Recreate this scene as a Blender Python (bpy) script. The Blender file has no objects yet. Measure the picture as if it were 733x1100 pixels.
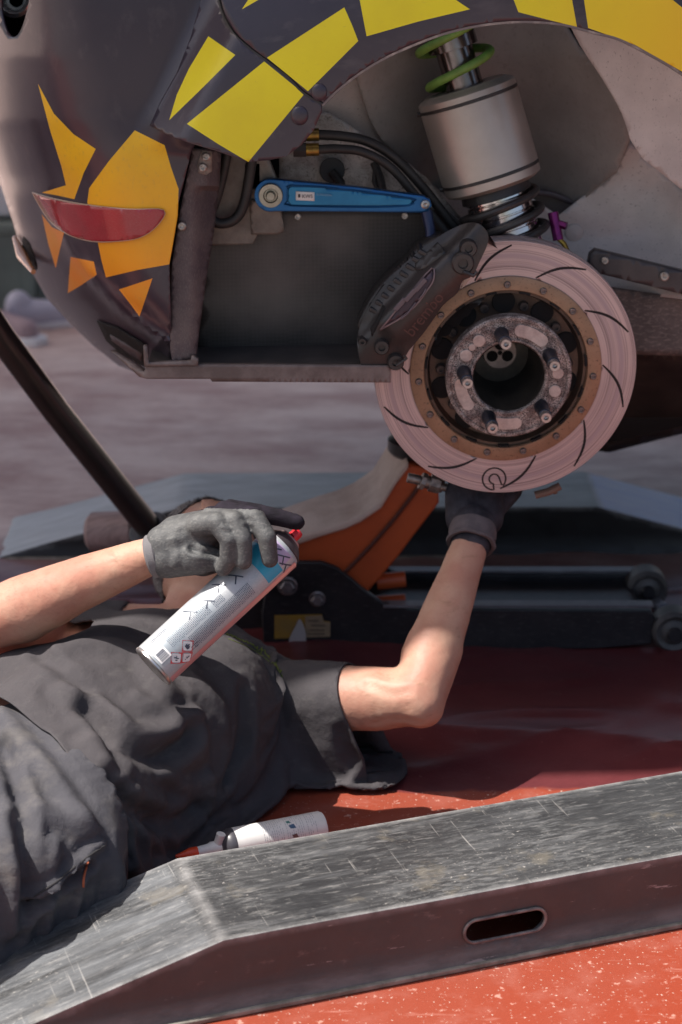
import bpy, bmesh, math, random
import numpy as np
from mathutils import Vector, Matrix, noise
from mathutils.geometry import delaunay_2d_cdt
from mathutils.bvhtree import BVHTree
random.seed(4)
R = math.radians
S = bpy.context.scene
C = S.collection
# ------------------------------------------------------------------ camera, world, sun, exposure
FPX, PITCH, CAMH = 2235.0, R(20), 1.41           # focal length in photo pixels, downward pitch, camera height
cam = bpy.data.cameras.new('camera'); camo = bpy.data.objects.new('camera', cam); C.objects.link(camo)
camo.location = (0, 0, CAMH); camo.rotation_euler = (R(90) - PITCH, 0, 0)
cam.sensor_fit = 'VERTICAL'; cam.sensor_height = 36; cam.lens = FPX / 1100 * 36
cam.clip_start = .05; cam.clip_end = 3000
cam.dof.use_dof = True; cam.dof.focus_distance = 2.74; cam.dof.aperture_fstop = 4.2
S.camera = camo
W = bpy.data.worlds.new('World'); S.world = W; W.use_nodes = True
wt = W.node_tree; bg = wt.nodes['Background']
sky = wt.nodes.new('ShaderNodeTexSky'); sky.sky_type = 'NISHITA'; sky.sun_disc = False
SUN = Vector((-.51, -.02, .86)).normalized()       # towards the sun
sky.sun_elevation = math.asin(SUN.z); sky.sun_rotation = math.atan2(SUN.x, SUN.y)
sky.air_density = 1.0; sky.dust_density = 4.0; sky.ozone_density = .3
wt.links.new(sky.outputs[0], bg.inputs[0]); bg.inputs[1].default_value = .10
sun = bpy.data.lights.new('sun', 'SUN'); sun.energy = 4.9; sun.angle = R(.5); sun.color = (1, .955, .89)
suno = bpy.data.objects.new('sun', sun); C.objects.link(suno)
suno.rotation_euler = SUN.to_track_quat('Z', 'Y').to_euler(); suno.location = (0, 0, 8)
S.view_settings.view_transform = 'Standard'; S.view_settings.look = 'None'
S.view_settings.exposure = 0.66; S.view_settings.gamma = 1
S.cycles.max_bounces = 10; S.cycles.diffuse_bounces = 6; S.cycles.use_denoising = True
S.cycles.caustics_reflective = False; S.cycles.caustics_refractive = False
# ------------------------------------------------------------------ geometry helpers
cP, sP = math.cos(PITCH), math.sin(PITCH)
def ray(x, y):
    u = (x - 366.5) / FPX; v = (550 - y) / FPX
    return Vector((u, cP + v * sP, -sP + v * cP))
def at(x, y, Y):
    d = ray(x, y); t = Y / d.y
    return Vector((d.x * t, Y, CAMH + d.z * t))
def cp(x, y, dep):                                # point at camera-forward distance dep
    d = ray(x, y)
    return Vector((d.x * dep, d.y * dep, CAMH + d.z * dep))
def gr(x, y, z=0.0):
    d = ray(x, y); t = (z - CAMH) / d.z
    return Vector((d.x * t, d.y * t, z))
def sm(a, b, x):
    t = min(1, max(0, (x - a) / (b - a))); return t * t * (3 - 2 * t)
def V(*a): return Vector(a)

class MB:
    def __init__(s): s.v = []; s.f = []; s.mi = []
    def add(s, vs, fs, mi=0):
        o = len(s.v); s.v += [tuple(v) for v in vs]; s.f += [tuple(i + o for i in f) for f in fs]; s.mi += [mi] * len(fs); return s
    def box(s, c, d, M=None, mi=0):
        M = M or Matrix()
        vs = [M @ Vector((c[0] + d[0] * i, c[1] + d[1] * j, c[2] + d[2] * k)) for i in (-.5, .5) for j in (-.5, .5) for k in (-.5, .5)]
        return s.add(vs, [(0, 1, 3, 2), (4, 6, 7, 5), (0, 4, 5, 1), (2, 3, 7, 6), (0, 2, 6, 4), (1, 5, 7, 3)], mi)
    def lathe(s, prof, n=48, M=None, mi=0, close=False):   # prof: (r, z) along +Z
        M = M or Matrix(); vs = []; fs = []
        for (r, z) in prof:
            for i in range(n):
                a = 2 * math.pi * i / n; vs.append(M @ Vector((r * math.cos(a), r * math.sin(a), z)))
        m = len(prof)
        for j in range(m - 1 + (1 if close else 0)):
            for i in range(n):
                a, b = j * n + i, j * n + (i + 1) % n; c, d = ((j + 1) % m) * n + i, ((j + 1) % m) * n + (i + 1) % n
                fs.append((a, b, d, c))
        return s.add(vs, fs, mi)
    def tube(s, pts, r, n=12, mi=0, caps=True):
        pts = [Vector(p) for p in pts]; m = len(pts)
        rr = r if isinstance(r, (list, tuple)) else [r] * m
        vs = []; fs = []; up = None
        for k, p in enumerate(pts):
            t = (pts[min(k + 1, m - 1)] - pts[max(k - 1, 0)]).normalized()
            if up is None:
                up = t.orthogonal().normalized()
            up = (up - t * up.dot(t)).normalized(); w = t.cross(up)
            for i in range(n):
                a = 2 * math.pi * i / n; vs.append(p + (up * math.cos(a) + w * math.sin(a)) * rr[k])
        for k in range(m - 1):
            for i in range(n):
                a, b = k * n + i, k * n + (i + 1) % n
                fs.append((a, b, b + n, a + n))
        if caps:
            fs.append(tuple(range(n))[::-1]); fs.append(tuple(range((m - 1) * n, m * n)))
        return s.add(vs, fs, mi)
    def cyl(s, a, b, r, n=32, bev=.0, mi=0):
        a = Vector(a); b = Vector(b); L = (b - a).length
        M = Matrix.Translation(a) @ (b - a).to_track_quat('Z', 'Y').to_matrix().to_4x4()
        e = bev or min(r, L) * .06
        s.lathe([(.0001, 0), (r - e, 0), (r, e), (r, L - e), (r - e, L), (.0001, L)], n, M, mi); return s
    def prism(s, poly, z0, z1, M=None, mi=0):      # poly in local xy, extruded in z
        M = M or Matrix(); n = len(poly)
        vs = [M @ Vector((p[0], p[1], z0)) for p in poly] + [M @ Vector((p[0], p[1], z1)) for p in poly]
        fs = [tuple(range(n))[::-1], tuple(range(n, 2 * n))] + [(i, (i + 1) % n, (i + 1) % n + n, i + n) for i in range(n)]
        return s.add(vs, fs, mi)
    def build(s, name, mats, parent=None, smooth=True, bevel=0, angle=35, M=None):
        me = bpy.data.meshes.new(name); me.from_pydata(s.v, [], s.f)
        ms = mats if isinstance(mats, (list, tuple)) else [mats]
        for m in ms: me.materials.append(m)
        if len(ms) > 1: me.polygons.foreach_set('material_index', s.mi)
        bm = bmesh.new(); bm.from_mesh(me); bmesh.ops.remove_doubles(bm, verts=bm.verts, dist=1e-6)
        bmesh.ops.recalc_face_normals(bm, faces=bm.faces); bm.to_mesh(me); bm.free()
        return link(name, me, parent, smooth, bevel, angle, M)
def link(name, me, parent=None, smooth=True, bevel=0, angle=35, M=None):
    o = bpy.data.objects.new(name, me); C.objects.link(o)
    if smooth:
        me.polygons.foreach_set('use_smooth', [True] * len(me.polygons))
        try: me.set_sharp_from_angle(angle=R(angle))
        except Exception: pass
    if bevel:
        b = o.modifiers.new('bevel', 'BEVEL'); b.width = bevel; b.segments = 2; b.limit_method = 'ANGLE'; b.angle_limit = R(40)
        b.harden_normals = False
    hang(o, parent, M); return o
INV = {}
def hang(o, parent, M=None):
    if parent is not None:
        o.parent = parent; o.matrix_parent_inverse = INV.get(parent.name, Matrix())
    if M is not None: o.matrix_basis = M
def tag(o, label=None, cat=None, group=None, kind=None):
    if label: o['label'] = label
    if cat: o['category'] = cat
    if group: o['group'] = group
    if kind: o['kind'] = kind
    return o
def thing(name, label, cat, loc, group=None):
    o = bpy.data.objects.new(name, None); C.objects.link(o); o.location = loc; o.empty_display_size = .1
    INV[o.name] = Matrix.Translation(-Vector(loc)); return tag(o, label, cat, group)
def copyo(src, parent, M):
    c = src.copy(); C.objects.link(c); hang(c, parent, M); return c
def inpoly(x, y, P):
    r = False; j = len(P) - 1
    for i in range(len(P)):
        xi, yi = P[i]; xj, yj = P[j]
        if (yi > y) != (yj > y) and x < (xj - xi) * (y - yi) / (yj - yi) + xi: r = not r
        j = i
    return r
def cdt(outline, step, inner=(), holes=()):
    """triangulate outline with constraint loops 'inner'; drop the faces inside holes. Returns pts, tris"""
    vs = []; es = []
    def loop(P):
        o = len(vs); Q = []
        for i, p in enumerate(P):
            q = P[(i + 1) % len(P)]; L = math.hypot(q[0] - p[0], q[1] - p[1]); n = max(1, int(L / step))
            Q += [(p[0] + (q[0] - p[0]) * k / n, p[1] + (q[1] - p[1]) * k / n) for k in range(n)]
        for q in Q: vs.append(Vector(q))
        return list(range(o, len(vs)))
    f = loop(outline)
    for P in list(inner) + list(holes):
        l = loop(P); es.extend((l[i], l[(i + 1) % len(l)]) for i in range(len(l)))
    xs = [p[0] for p in outline]; ys = [p[1] for p in outline]
    y = min(ys) + step / 2; k = 0
    while y < max(ys):
        x = min(xs) + step * (.5 if k % 2 else .0)
        while x < max(xs):
            if inpoly(x, y, outline): vs.append(Vector((x, y)))
            x += step
        y += step * .87; k += 1
    ov, oe, of, *_ = delaunay_2d_cdt(vs, es, [f], 1, 1e-5)
    tr = []
    for t in of:
        cx = sum(ov[i][0] for i in t) / len(t); cy = sum(ov[i][1] for i in t) / len(t)
        if any(inpoly(cx, cy, h) for h in holes): continue
        tr.append(tuple(t))
    return [(p[0], p[1]) for p in ov], tr
def panel(name, outline, Yf, mats, parent, step=8, decals=(), thick=.003, holes=(), angle=40):
    """sheet traced in the side view, each point at its own distance Yf, then given thickness backwards"""
    pts, tr = cdt(outline, step, [d[0] for d in decals], holes)
    mb = MB(); yf = Yf if callable(Yf) else (lambda x, y: Yf)
    vs = [at(x, y, yf(x, y)) for x, y in pts]
    me = bpy.data.meshes.new(name); me.from_pydata([tuple(v) for v in vs], [], tr)
    ms = mats if isinstance(mats, (list, tuple)) else [mats]
    for m in ms: me.materials.append(m)
    if decals:
        for p in me.polygons:
            cx = sum(pts[i][0] for i in p.vertices) / 3; cy = sum(pts[i][1] for i in p.vertices) / 3
            for P, mi in decals:
                if inpoly(cx, cy, P): p.material_index = mi
    bm = bmesh.new(); bm.from_mesh(me)
    for f in bm.faces:
        f.normal_update()
        if f.normal.y > 0: f.normal_flip()
    bm.to_mesh(me); bm.free()
    o = link(name, me, parent, True, 0, angle)
    if thick:
        s = o.modifiers.new('thickness', 'SOLIDIFY'); s.thickness = thick; s.offset = -1
    return o
def smooth_line(P, n=6, closed=False):
    P = [Vector(p) for p in P]; out = []; m = len(P)
    rng = range(m if closed else m - 1)
    for i in rng:
        p0 = P[(i - 1) % m] if closed or i > 0 else P[0]; p1 = P[i]; p2 = P[(i + 1) % m]
        p3 = P[(i + 2) % m] if closed or i + 2 < m else P[-1]
        for k in range(n):
            t = k / n
            out.append(.5 * ((2 * p1) + (p2 - p0) * t + (2 * p0 - 5 * p1 + 4 * p2 - p3) * t * t + (3 * p1 - p0 - 3 * p2 + p3) * t ** 3))
    if not closed: out.append(P[-1])
    return out
def sl2(P, n=5): return [(p[0], p[1]) for p in smooth_line([(a, b, 0) for a, b in P], n)]
def text2d(s, size):
    cu = bpy.data.curves.new('t', 'FONT'); cu.body = s; cu.size = size; cu.align_x = 'CENTER'; cu.align_y = 'CENTER'
    o = bpy.data.objects.new('t', cu); C.objects.link(o)
    bpy.context.view_layer.update()
    me = bpy.data.meshes.new_from_object(o.evaluated_get(bpy.context.evaluated_depsgraph_get()))
    vs = [tuple(v.co) for v in me.vertices]; fs = [tuple(p.vertices) for p in me.polygons]
    bpy.data.objects.remove(o); bpy.data.curves.remove(cu); bpy.data.meshes.remove(me); return vs, fs
# ------------------------------------------------------------------ materials
def mat(name, col, rough=.5, metal=0, col2=None, scale=8, detail=6, lo=.4, hi=.65, bump=0, bscale=60, coat=0, spec=.5,
        dust=None, dscale=25, dlo=.6, dhi=.72, stretch=None, rvar=0, sheen=0, crough=.08, sss=0, emit=0):
    m = bpy.data.materials.new(name); m.use_nodes = True; nt = m.node_tree; N = nt.nodes; L = nt.links
    b = N['Principled BSDF']; b.inputs['Roughness'].default_value = rough; b.inputs['Metallic'].default_value = metal
    b.inputs['Specular IOR Level'].default_value = spec
    b.inputs['Coat Weight'].default_value = coat; b.inputs['Coat Roughness'].default_value = crough
    if sheen: b.inputs['Sheen Weight'].default_value = sheen; b.inputs['Sheen Roughness'].default_value = .6
    if sss:
        b.inputs['Subsurface Weight'].default_value = sss; b.inputs['Subsurface Radius'].default_value = (.012, .004, .002); b.inputs['Subsurface Scale'].default_value = 1
    b.inputs['Base Color'].default_value = (*col, 1)
    if emit: b.inputs['Emission Color'].default_value = (*col, 1); b.inputs['Emission Strength'].default_value = emit
    tc = N.new('ShaderNodeTexCoord'); mp = N.new('ShaderNodeMapping'); L.new(tc.outputs['Object'], mp.inputs[0])
    if stretch: mp.inputs['Scale'].default_value = stretch[0]; mp.inputs['Rotation'].default_value = stretch[1] if len(stretch) > 1 else (0, 0, 0)
    def nz(sc, de=6, vec=mp, ro=.6):
        n = N.new('ShaderNodeTexNoise'); n.inputs['Scale'].default_value = sc; n.inputs['Detail'].default_value = de; n.inputs['Roughness'].default_value = ro
        L.new(vec.outputs[0], n.inputs['Vector']); return n
    def ramp(src, a, c):
        r = N.new('ShaderNodeMapRange'); r.inputs['From Min'].default_value = a; r.inputs['From Max'].default_value = c
        r.clamp = True; L.new(src, r.inputs['Value']); return r.outputs[0]
    def mix(f, a, c):
        x = N.new('ShaderNodeMix'); x.data_type = 'RGBA'; L.new(f, x.inputs[0])
        for k, q in ((6, a), (7, c)):
            if isinstance(q, tuple): x.inputs[k].default_value = (*q, 1)
            else: L.new(q, x.inputs[k])
        return x.outputs[2]
    cur = None
    if col2:
        n = nz(scale, detail); cur = mix(ramp(n.outputs[0], lo, hi), tuple(col), tuple(col2))
    if dust:
        n = nz(dscale, 8, tc, .65); cur = mix(ramp(n.outputs[0], dlo, dhi), cur if cur is not None else tuple(col), tuple(dust))
    if cur is not None: L.new(cur, b.inputs['Base Color'])
    if rvar:
        n = nz(scale * 1.7, 6); a = N.new('ShaderNodeMapRange'); a.inputs['To Min'].default_value = max(0.02, rough - rvar); a.inputs['To Max'].default_value = min(1, rough + rvar)
        a.inputs['From Min'].default_value = .3; a.inputs['From Max'].default_value = .7; L.new(n.outputs[0], a.inputs['Value']); L.new(a.outputs[0], b.inputs['Roughness'])
    if bump:
        n = nz(bscale, 5); bp = N.new('ShaderNodeBump'); bp.inputs['Strength'].default_value = 1; bp.inputs['Distance'].default_value = bump
        L.new(n.outputs[0], bp.inputs['Height']); L.new(bp.outputs[0], b.inputs['Normal'])
    m['n'] = 1
    return m
purple = mat('dark_purple_paint', (.028, .019, .032), .32, col2=(.048, .035, .047), scale=4, coat=.30, crough=.16, dust=(.10, .082, .088), dscale=9, dlo=.55, dhi=.9, bump=.00025, bscale=12)
purple_d = mat('dirty_purple_paint', (.075, .055, .062), .55, col2=(.12, .092, .09), scale=20, dust=(.2, .17, .16), dscale=60, dlo=.5, dhi=.8, bump=.0006, bscale=90)
yellow = mat('yellow_vinyl', (.78, .66, .010), .36, col2=(.72, .59, .012), scale=9, dust=(.5, .40, .06), dscale=70, dlo=.62, dhi=.85)
orange_y = mat('orange_yellow_vinyl', (.82, .50, .012), .4, col2=(.76, .44, .015), scale=12, dust=(.5, .33, .08), dscale=80, dlo=.55, dhi=.85)
orange = mat('orange_vinyl', (.82, .27, .02), .4, col2=(.75, .32, .03), scale=12, dust=(.5, .27, .1), dscale=80, dlo=.58, dhi=.85)
def grad(m, axis, v0, v1, c0):
    nt = m.node_tree; N = nt.nodes; L = nt.links; b = N['Principled BSDF']; tc = N.new('ShaderNodeTexCoord'); sp = N.new('ShaderNodeSeparateXYZ'); L.new(tc.outputs['Object'], sp.inputs[0])
    r = N.new('ShaderNodeMapRange'); r.inputs[1].default_value = v0; r.inputs[2].default_value = v1; L.new(sp.outputs[axis], r.inputs[0])
    x = N.new('ShaderNodeMix'); x.data_type = 'RGBA'; L.new(r.outputs[0], x.inputs[0]); x.inputs[6].default_value = (*c0, 1); old = b.inputs['Base Color'].links[0].from_socket
    L.new(old, x.inputs[7]); L.new(x.outputs[2], b.inputs['Base Color'])
grad(orange_y, 2, .70, .90, (.84, .30, .014)); grad(yellow, 0, .58, .22, (.84, .42, .012))
redlens = mat('red_reflector', (.34, .02, .03), .22, col2=(.28, .018, .025), scale=30, coat=.5, dust=(.35, .1, .09), dscale=60, dlo=.5, dhi=.9)
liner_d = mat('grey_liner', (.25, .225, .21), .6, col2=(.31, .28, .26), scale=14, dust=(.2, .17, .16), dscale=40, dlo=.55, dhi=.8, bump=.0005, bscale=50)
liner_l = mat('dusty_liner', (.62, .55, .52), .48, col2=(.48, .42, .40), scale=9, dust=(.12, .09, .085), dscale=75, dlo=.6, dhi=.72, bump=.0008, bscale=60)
alu_d = mat('dirty_aluminium', (.56, .50, .46), .45, .2, col2=(.26, .22, .20), scale=22, dust=(.08, .06, .05), dscale=55, dlo=.52, dhi=.66, bump=.0008, bscale=70, rvar=.15)
alu = mat('aluminium', (.50, .47, .44), .33, .8, col2=(.36, .33, .31), scale=14, dust=(.2, .17, .15), dscale=90, dlo=.6, dhi=.7, bump=.0003, bscale=60, stretch=((1, 1, 8),))
can_alu = mat('matt_aluminium_can', (.50, .45, .41), .40, .6, col2=(.42, .375, .34), scale=10, dust=(.07, .055, .05), dscale=140, dlo=.68, dhi=.72, rvar=.06)
chrome = mat('chrome', (.75, .73, .72), .12, 1, col2=(.4, .36, .34), scale=40, rvar=.08)
black_r = mat('black_rubber', (.018, .016, .016), .55, col2=(.035, .03, .028), scale=30, dust=(.10, .085, .08), dscale=60, dlo=.6, dhi=.85)
black_m = mat('black_metal', (.022, .02, .02), .42, col2=(.05, .042, .04), scale=20, dust=(.12, .10, .09), dscale=70, dlo=.55, dhi=.8, bump=.0004, bscale=100)
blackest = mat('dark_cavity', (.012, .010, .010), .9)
green = mat('green_spring', (.19, .36, .07), .5, col2=(.13, .24, .05), scale=40, dust=(.1, .08, .06), dscale=60)
blue = mat('blue_anodised', (.025, .13, .33), .32, .7, col2=(.02, .10, .26), scale=20, dust=(.08, .12, .16), dscale=60, dlo=.55, dhi=.85)
blue_in = mat('blue_anodised_recess', (.035, .21, .40), .38, .65, col2=(.025, .15, .31), scale=14)
gold = mat('brass_fitting', (.42, .26, .05), .4, .8, col2=(.2, .12, .04), scale=60)
anod = mat('purple_anodised', (.22, .02, .14), .3, .6, col2=(.12, .01, .08), scale=50)
white = mat('white_sticker', (.75, .72, .7), .5)
ink = mat('dark_ink', (.03, .03, .04), .6)
sill_m = mat('sill_metal', (.12, .088, .082), .5, col2=(.2, .155, .145), scale=30, dust=(.05, .04, .04), dscale=40, bump=.0006, bscale=90)

def carbon():
    m = mat('carbon_panel', (.03, .026, .025), .45)
    nt = m.node_tree; N = nt.nodes; L = nt.links; b = N['Principled BSDF']
    tc = N.new('ShaderNodeTexCoord'); mp = N.new('ShaderNodeMapping'); mp.inputs['Rotation'].default_value = (0, R(45), 0)
    L.new(tc.outputs['Object'], mp.inputs[0])
    w = N.new('ShaderNodeTexChecker'); w.inputs['Scale'].default_value = 240; L.new(mp.outputs[0], w.inputs[0])
    w.inputs['Color1'].default_value = (.052, .044, .040, 1); w.inputs['Color2'].default_value = (.040, .033, .030, 1)
    n = N.new('ShaderNodeTexNoise'); n.inputs['Scale'].default_value = 7; n.inputs['Detail'].default_value = 8; L.new(tc.outputs['Object'], n.inputs[0])
    r = N.new('ShaderNodeMapRange'); r.inputs[1].default_value = .45; r.inputs[2].default_value = .75; L.new(n.outputs[0], r.inputs[0])
    x = N.new('ShaderNodeMix'); x.data_type = 'RGBA'; L.new(r.outputs[0], x.inputs[0]); L.new(w.outputs[0], x.inputs[6]); x.inputs[7].default_value = (.13, .105, .095, 1)
    L.new(x.outputs[2], b.inputs['Base Color'])
    return m
carbon_m = carbon()

def rotor_mat(cx, cz, Minv):
    """brushed rings: noise of the radius, in the disc's own axes"""
    m = mat('brake_iron', (.45, .36, .34), .38, .45); nt = m.node_tree; N = nt.nodes; L = nt.links; b = N['Principled BSDF']
    tc = N.new('ShaderNodeTexCoord')
    ln = N.new('ShaderNodeVectorMath'); ln.operation = 'LENGTH'; L.new(tc.outputs['Object'], ln.inputs[0])
    cb = N.new('ShaderNodeCombineXYZ'); L.new(ln.outputs['Value'], cb.inputs[0])
    nn = N.new('ShaderNodeTexNoise'); nn.inputs['Scale'].default_value = 2.2; L.new(tc.outputs['Object'], nn.inputs[0])
    mu = N.new('ShaderNodeMath'); mu.operation = 'MULTIPLY'; mu.inputs[1].default_value = .004; L.new(nn.outputs[0], mu.inputs[0]); L.new(mu.outputs[0], cb.inputs[1])
    n1 = N.new('ShaderNodeTexNoise'); n1.inputs['Scale'].default_value = 420; n1.inputs['Detail'].default_value = 4; L.new(cb.outputs[0], n1.inputs[0])
    n2 = N.new('ShaderNodeTexNoise'); n2.inputs['Scale'].default_value = 9; n2.inputs['Detail'].default_value = 6; L.new(tc.outputs['Object'], n2.inputs[0])
    n3 = N.new('ShaderNodeTexNoise'); n3.inputs['Scale'].default_value = 110; n3.inputs['Detail'].default_value = 2; L.new(cb.outputs[0], n3.inputs[0])
    def mx(f, a, c, lo, hi):
        r = N.new('ShaderNodeMapRange'); r.inputs[1].default_value = lo; r.inputs[2].default_value = hi; L.new(f, r.inputs[0])
        x = N.new('ShaderNodeMix'); x.data_type = 'RGBA'; L.new(r.outputs[0], x.inputs[0])
        for k, q in ((6, a), (7, c)):
            if isinstance(q, tuple): x.inputs[k].default_value = (*q, 1)
            else: L.new(q, x.inputs[k])
        return x.outputs[2]
    c = mx(n2.outputs[0], (.60, .465, .45), (.49, .38, .37), .35, .7)
    c = mx(n1.outputs[0], (.27, .205, .21), c, .36, .54)
    c = mx(n3.outputs[0], c, (.40, .31, .33), .52, .70)
    L.new(c, b.inputs['Base Color'])
    bp = N.new('ShaderNodeBump'); bp.inputs['Distance'].default_value = .00025; L.new(n1.outputs[0], bp.inputs['Height']); L.new(bp.outputs[0], b.inputs['Normal'])
    return m

# ------------------------------------------------------------------ ground
def ground_mat():
    m = mat('red_tarpaulin', (.5, .07, .045), .42); nt = m.node_tree; N = nt.nodes; L = nt.links; b = N['Principled BSDF']
    tc = N.new('ShaderNodeTexCoord')
    def nz(sc, de=8, ro=.65, st=None):
        n = N.new('ShaderNodeTexNoise'); n.inputs['Scale'].default_value = sc; n.inputs['Detail'].default_value = de; n.inputs['Roughness'].default_value = ro
        if st:
            mp = N.new('ShaderNodeMapping'); mp.inputs['Scale'].default_value = st[0]; mp.inputs['Rotation'].default_value = st[1]; L.new(tc.outputs['Object'], mp.inputs[0]); L.new(mp.outputs[0], n.inputs[0])
        else: L.new(tc.outputs['Object'], n.inputs[0])
        return n.outputs[0]
    def rg(f, lo, hi):
        r = N.new('ShaderNodeMapRange'); r.inputs[1].default_value = lo; r.inputs[2].default_value = hi; L.new(f, r.inputs[0]); return r.outputs[0]
    def mx(f, a, c):
        x = N.new('ShaderNodeMix'); x.data_type = 'RGBA'
        L.new(f, x.inputs[0])
        for k, q in ((6, a), (7, c)):
            if isinstance(q, tuple): x.inputs[k].default_value = (*q, 1)
            else: L.new(q, x.inputs[k])
        return x.outputs[2]
    c = mx(rg(nz(3), .35, .7), (.275, .048, .024), (.26, .060, .036))
    c = mx(rg(nz(16), .50, .75), c, (.31, .095, .068))
    c = mx(rg(nz(70, 4), .61, .68), c, (.46, .24, .19))
    c = mx(rg(nz(9, 8, .7, ((1, 7, 1), (0, 0, R(25)))), .60, .70), c, (.38, .15, .115))
    c = mx(rg(nz(190, 2), .66, .70), c, (.52, .40, .34))
    c = mx(rg(nz(33, 6), .30, .20), c, (.16, .03, .025))
    # towards the back the tarpaulin turns darker maroon, then greyer and paler
    sp = N.new('ShaderNodeSeparateXYZ'); L.new(tc.outputs['Object'], sp.inputs[0])
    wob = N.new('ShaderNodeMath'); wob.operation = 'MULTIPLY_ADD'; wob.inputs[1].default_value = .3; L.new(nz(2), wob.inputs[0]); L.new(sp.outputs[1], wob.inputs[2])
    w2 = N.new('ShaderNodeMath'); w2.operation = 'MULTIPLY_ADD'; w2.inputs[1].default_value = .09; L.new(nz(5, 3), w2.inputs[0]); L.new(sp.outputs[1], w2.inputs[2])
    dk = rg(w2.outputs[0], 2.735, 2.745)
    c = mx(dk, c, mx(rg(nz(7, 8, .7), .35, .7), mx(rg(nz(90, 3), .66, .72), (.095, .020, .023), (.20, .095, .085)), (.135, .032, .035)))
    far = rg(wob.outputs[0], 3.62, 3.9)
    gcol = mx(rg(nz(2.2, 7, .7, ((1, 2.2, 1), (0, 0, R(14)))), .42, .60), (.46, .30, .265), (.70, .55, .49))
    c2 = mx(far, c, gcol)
    near = rg(sp.outputs[1], 1.62, 1.60)  # unseen ground nearer the camera made grey, added to neutralise red bounce
    c2 = mx(near, c2, mx(rg(nz(40, 6), .35, .65), (.20, .17, .155), (.28, .245, .225)))
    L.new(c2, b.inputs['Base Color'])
    rr = N.new('ShaderNodeMapRange'); rr.inputs[1].default_value = 3.5; rr.inputs[2].default_value = 3.9; rr.inputs[3].default_value = .34; rr.inputs[4].default_value = .62; L.new(sp.outputs[1], rr.inputs[0]); L.new(rr.outputs[0], b.inputs['Roughness'])
    n = nz(14, 6, .6); bp = N.new('ShaderNodeBump'); bp.inputs['Distance'].default_value = .0015; L.new(n, bp.inputs['Height']); L.new(bp.outputs[0], b.inputs['Normal'])
    return m
gm = ground_mat()
def gz(x, y):                                       # shallow wrinkles of the loose sheet under and behind the car
    k = sm(2.66, 2.8, y + .05 * noise.noise(V(x * 6, 0, 0))) * (1 - sm(6.5, 8, y))
    if abs(x) > 2.2: k *= 0
    if k <= 0: return 0
    w = noise.noise(V(x * 1.6 + .8 * noise.noise(V(x, y, 3)), y * 4.0, .3)); r = 1 - abs(w) * 2.2
    w2 = noise.noise(V(x * 4 + y * 3, y * 9 - x * 2, 5.1)); r2 = 1 - abs(w2) * 2.5
    return k * (max(0, r) ** 3 * (.014 - .011 * sm(3.3, 3.8, y)) + max(0, r2) ** 4 * (.006 - .003 * sm(3.3, 3.8, y)) + (.004 if y > 2.70 else 0) * sm(2.70, 2.73, y))
mb = MB(); xs = [-400, -60, -12, -4] + [-2.2 + .02 * i for i in range(221)] + [4, 12, 60, 400]
ys = [-400, -60, -8, -1, 1.0, 1.6, 2.0, 2.4] + [2.6 + .015 * i for i in range(360)] + [9, 12, 30, 100, 500]
nx = len(xs); vs = [(x, y, gz(x, y)) for y in ys for x in xs]
fs = [(j * nx + i, j * nx + i + 1, (j + 1) * nx + i + 1, (j + 1) * nx + i) for j in range(len(ys) - 1) for i in range(nx - 1)]
mb.add(vs, fs); g = mb.build('ground', gm, angle=80); tag(g, kind='structure')

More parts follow.
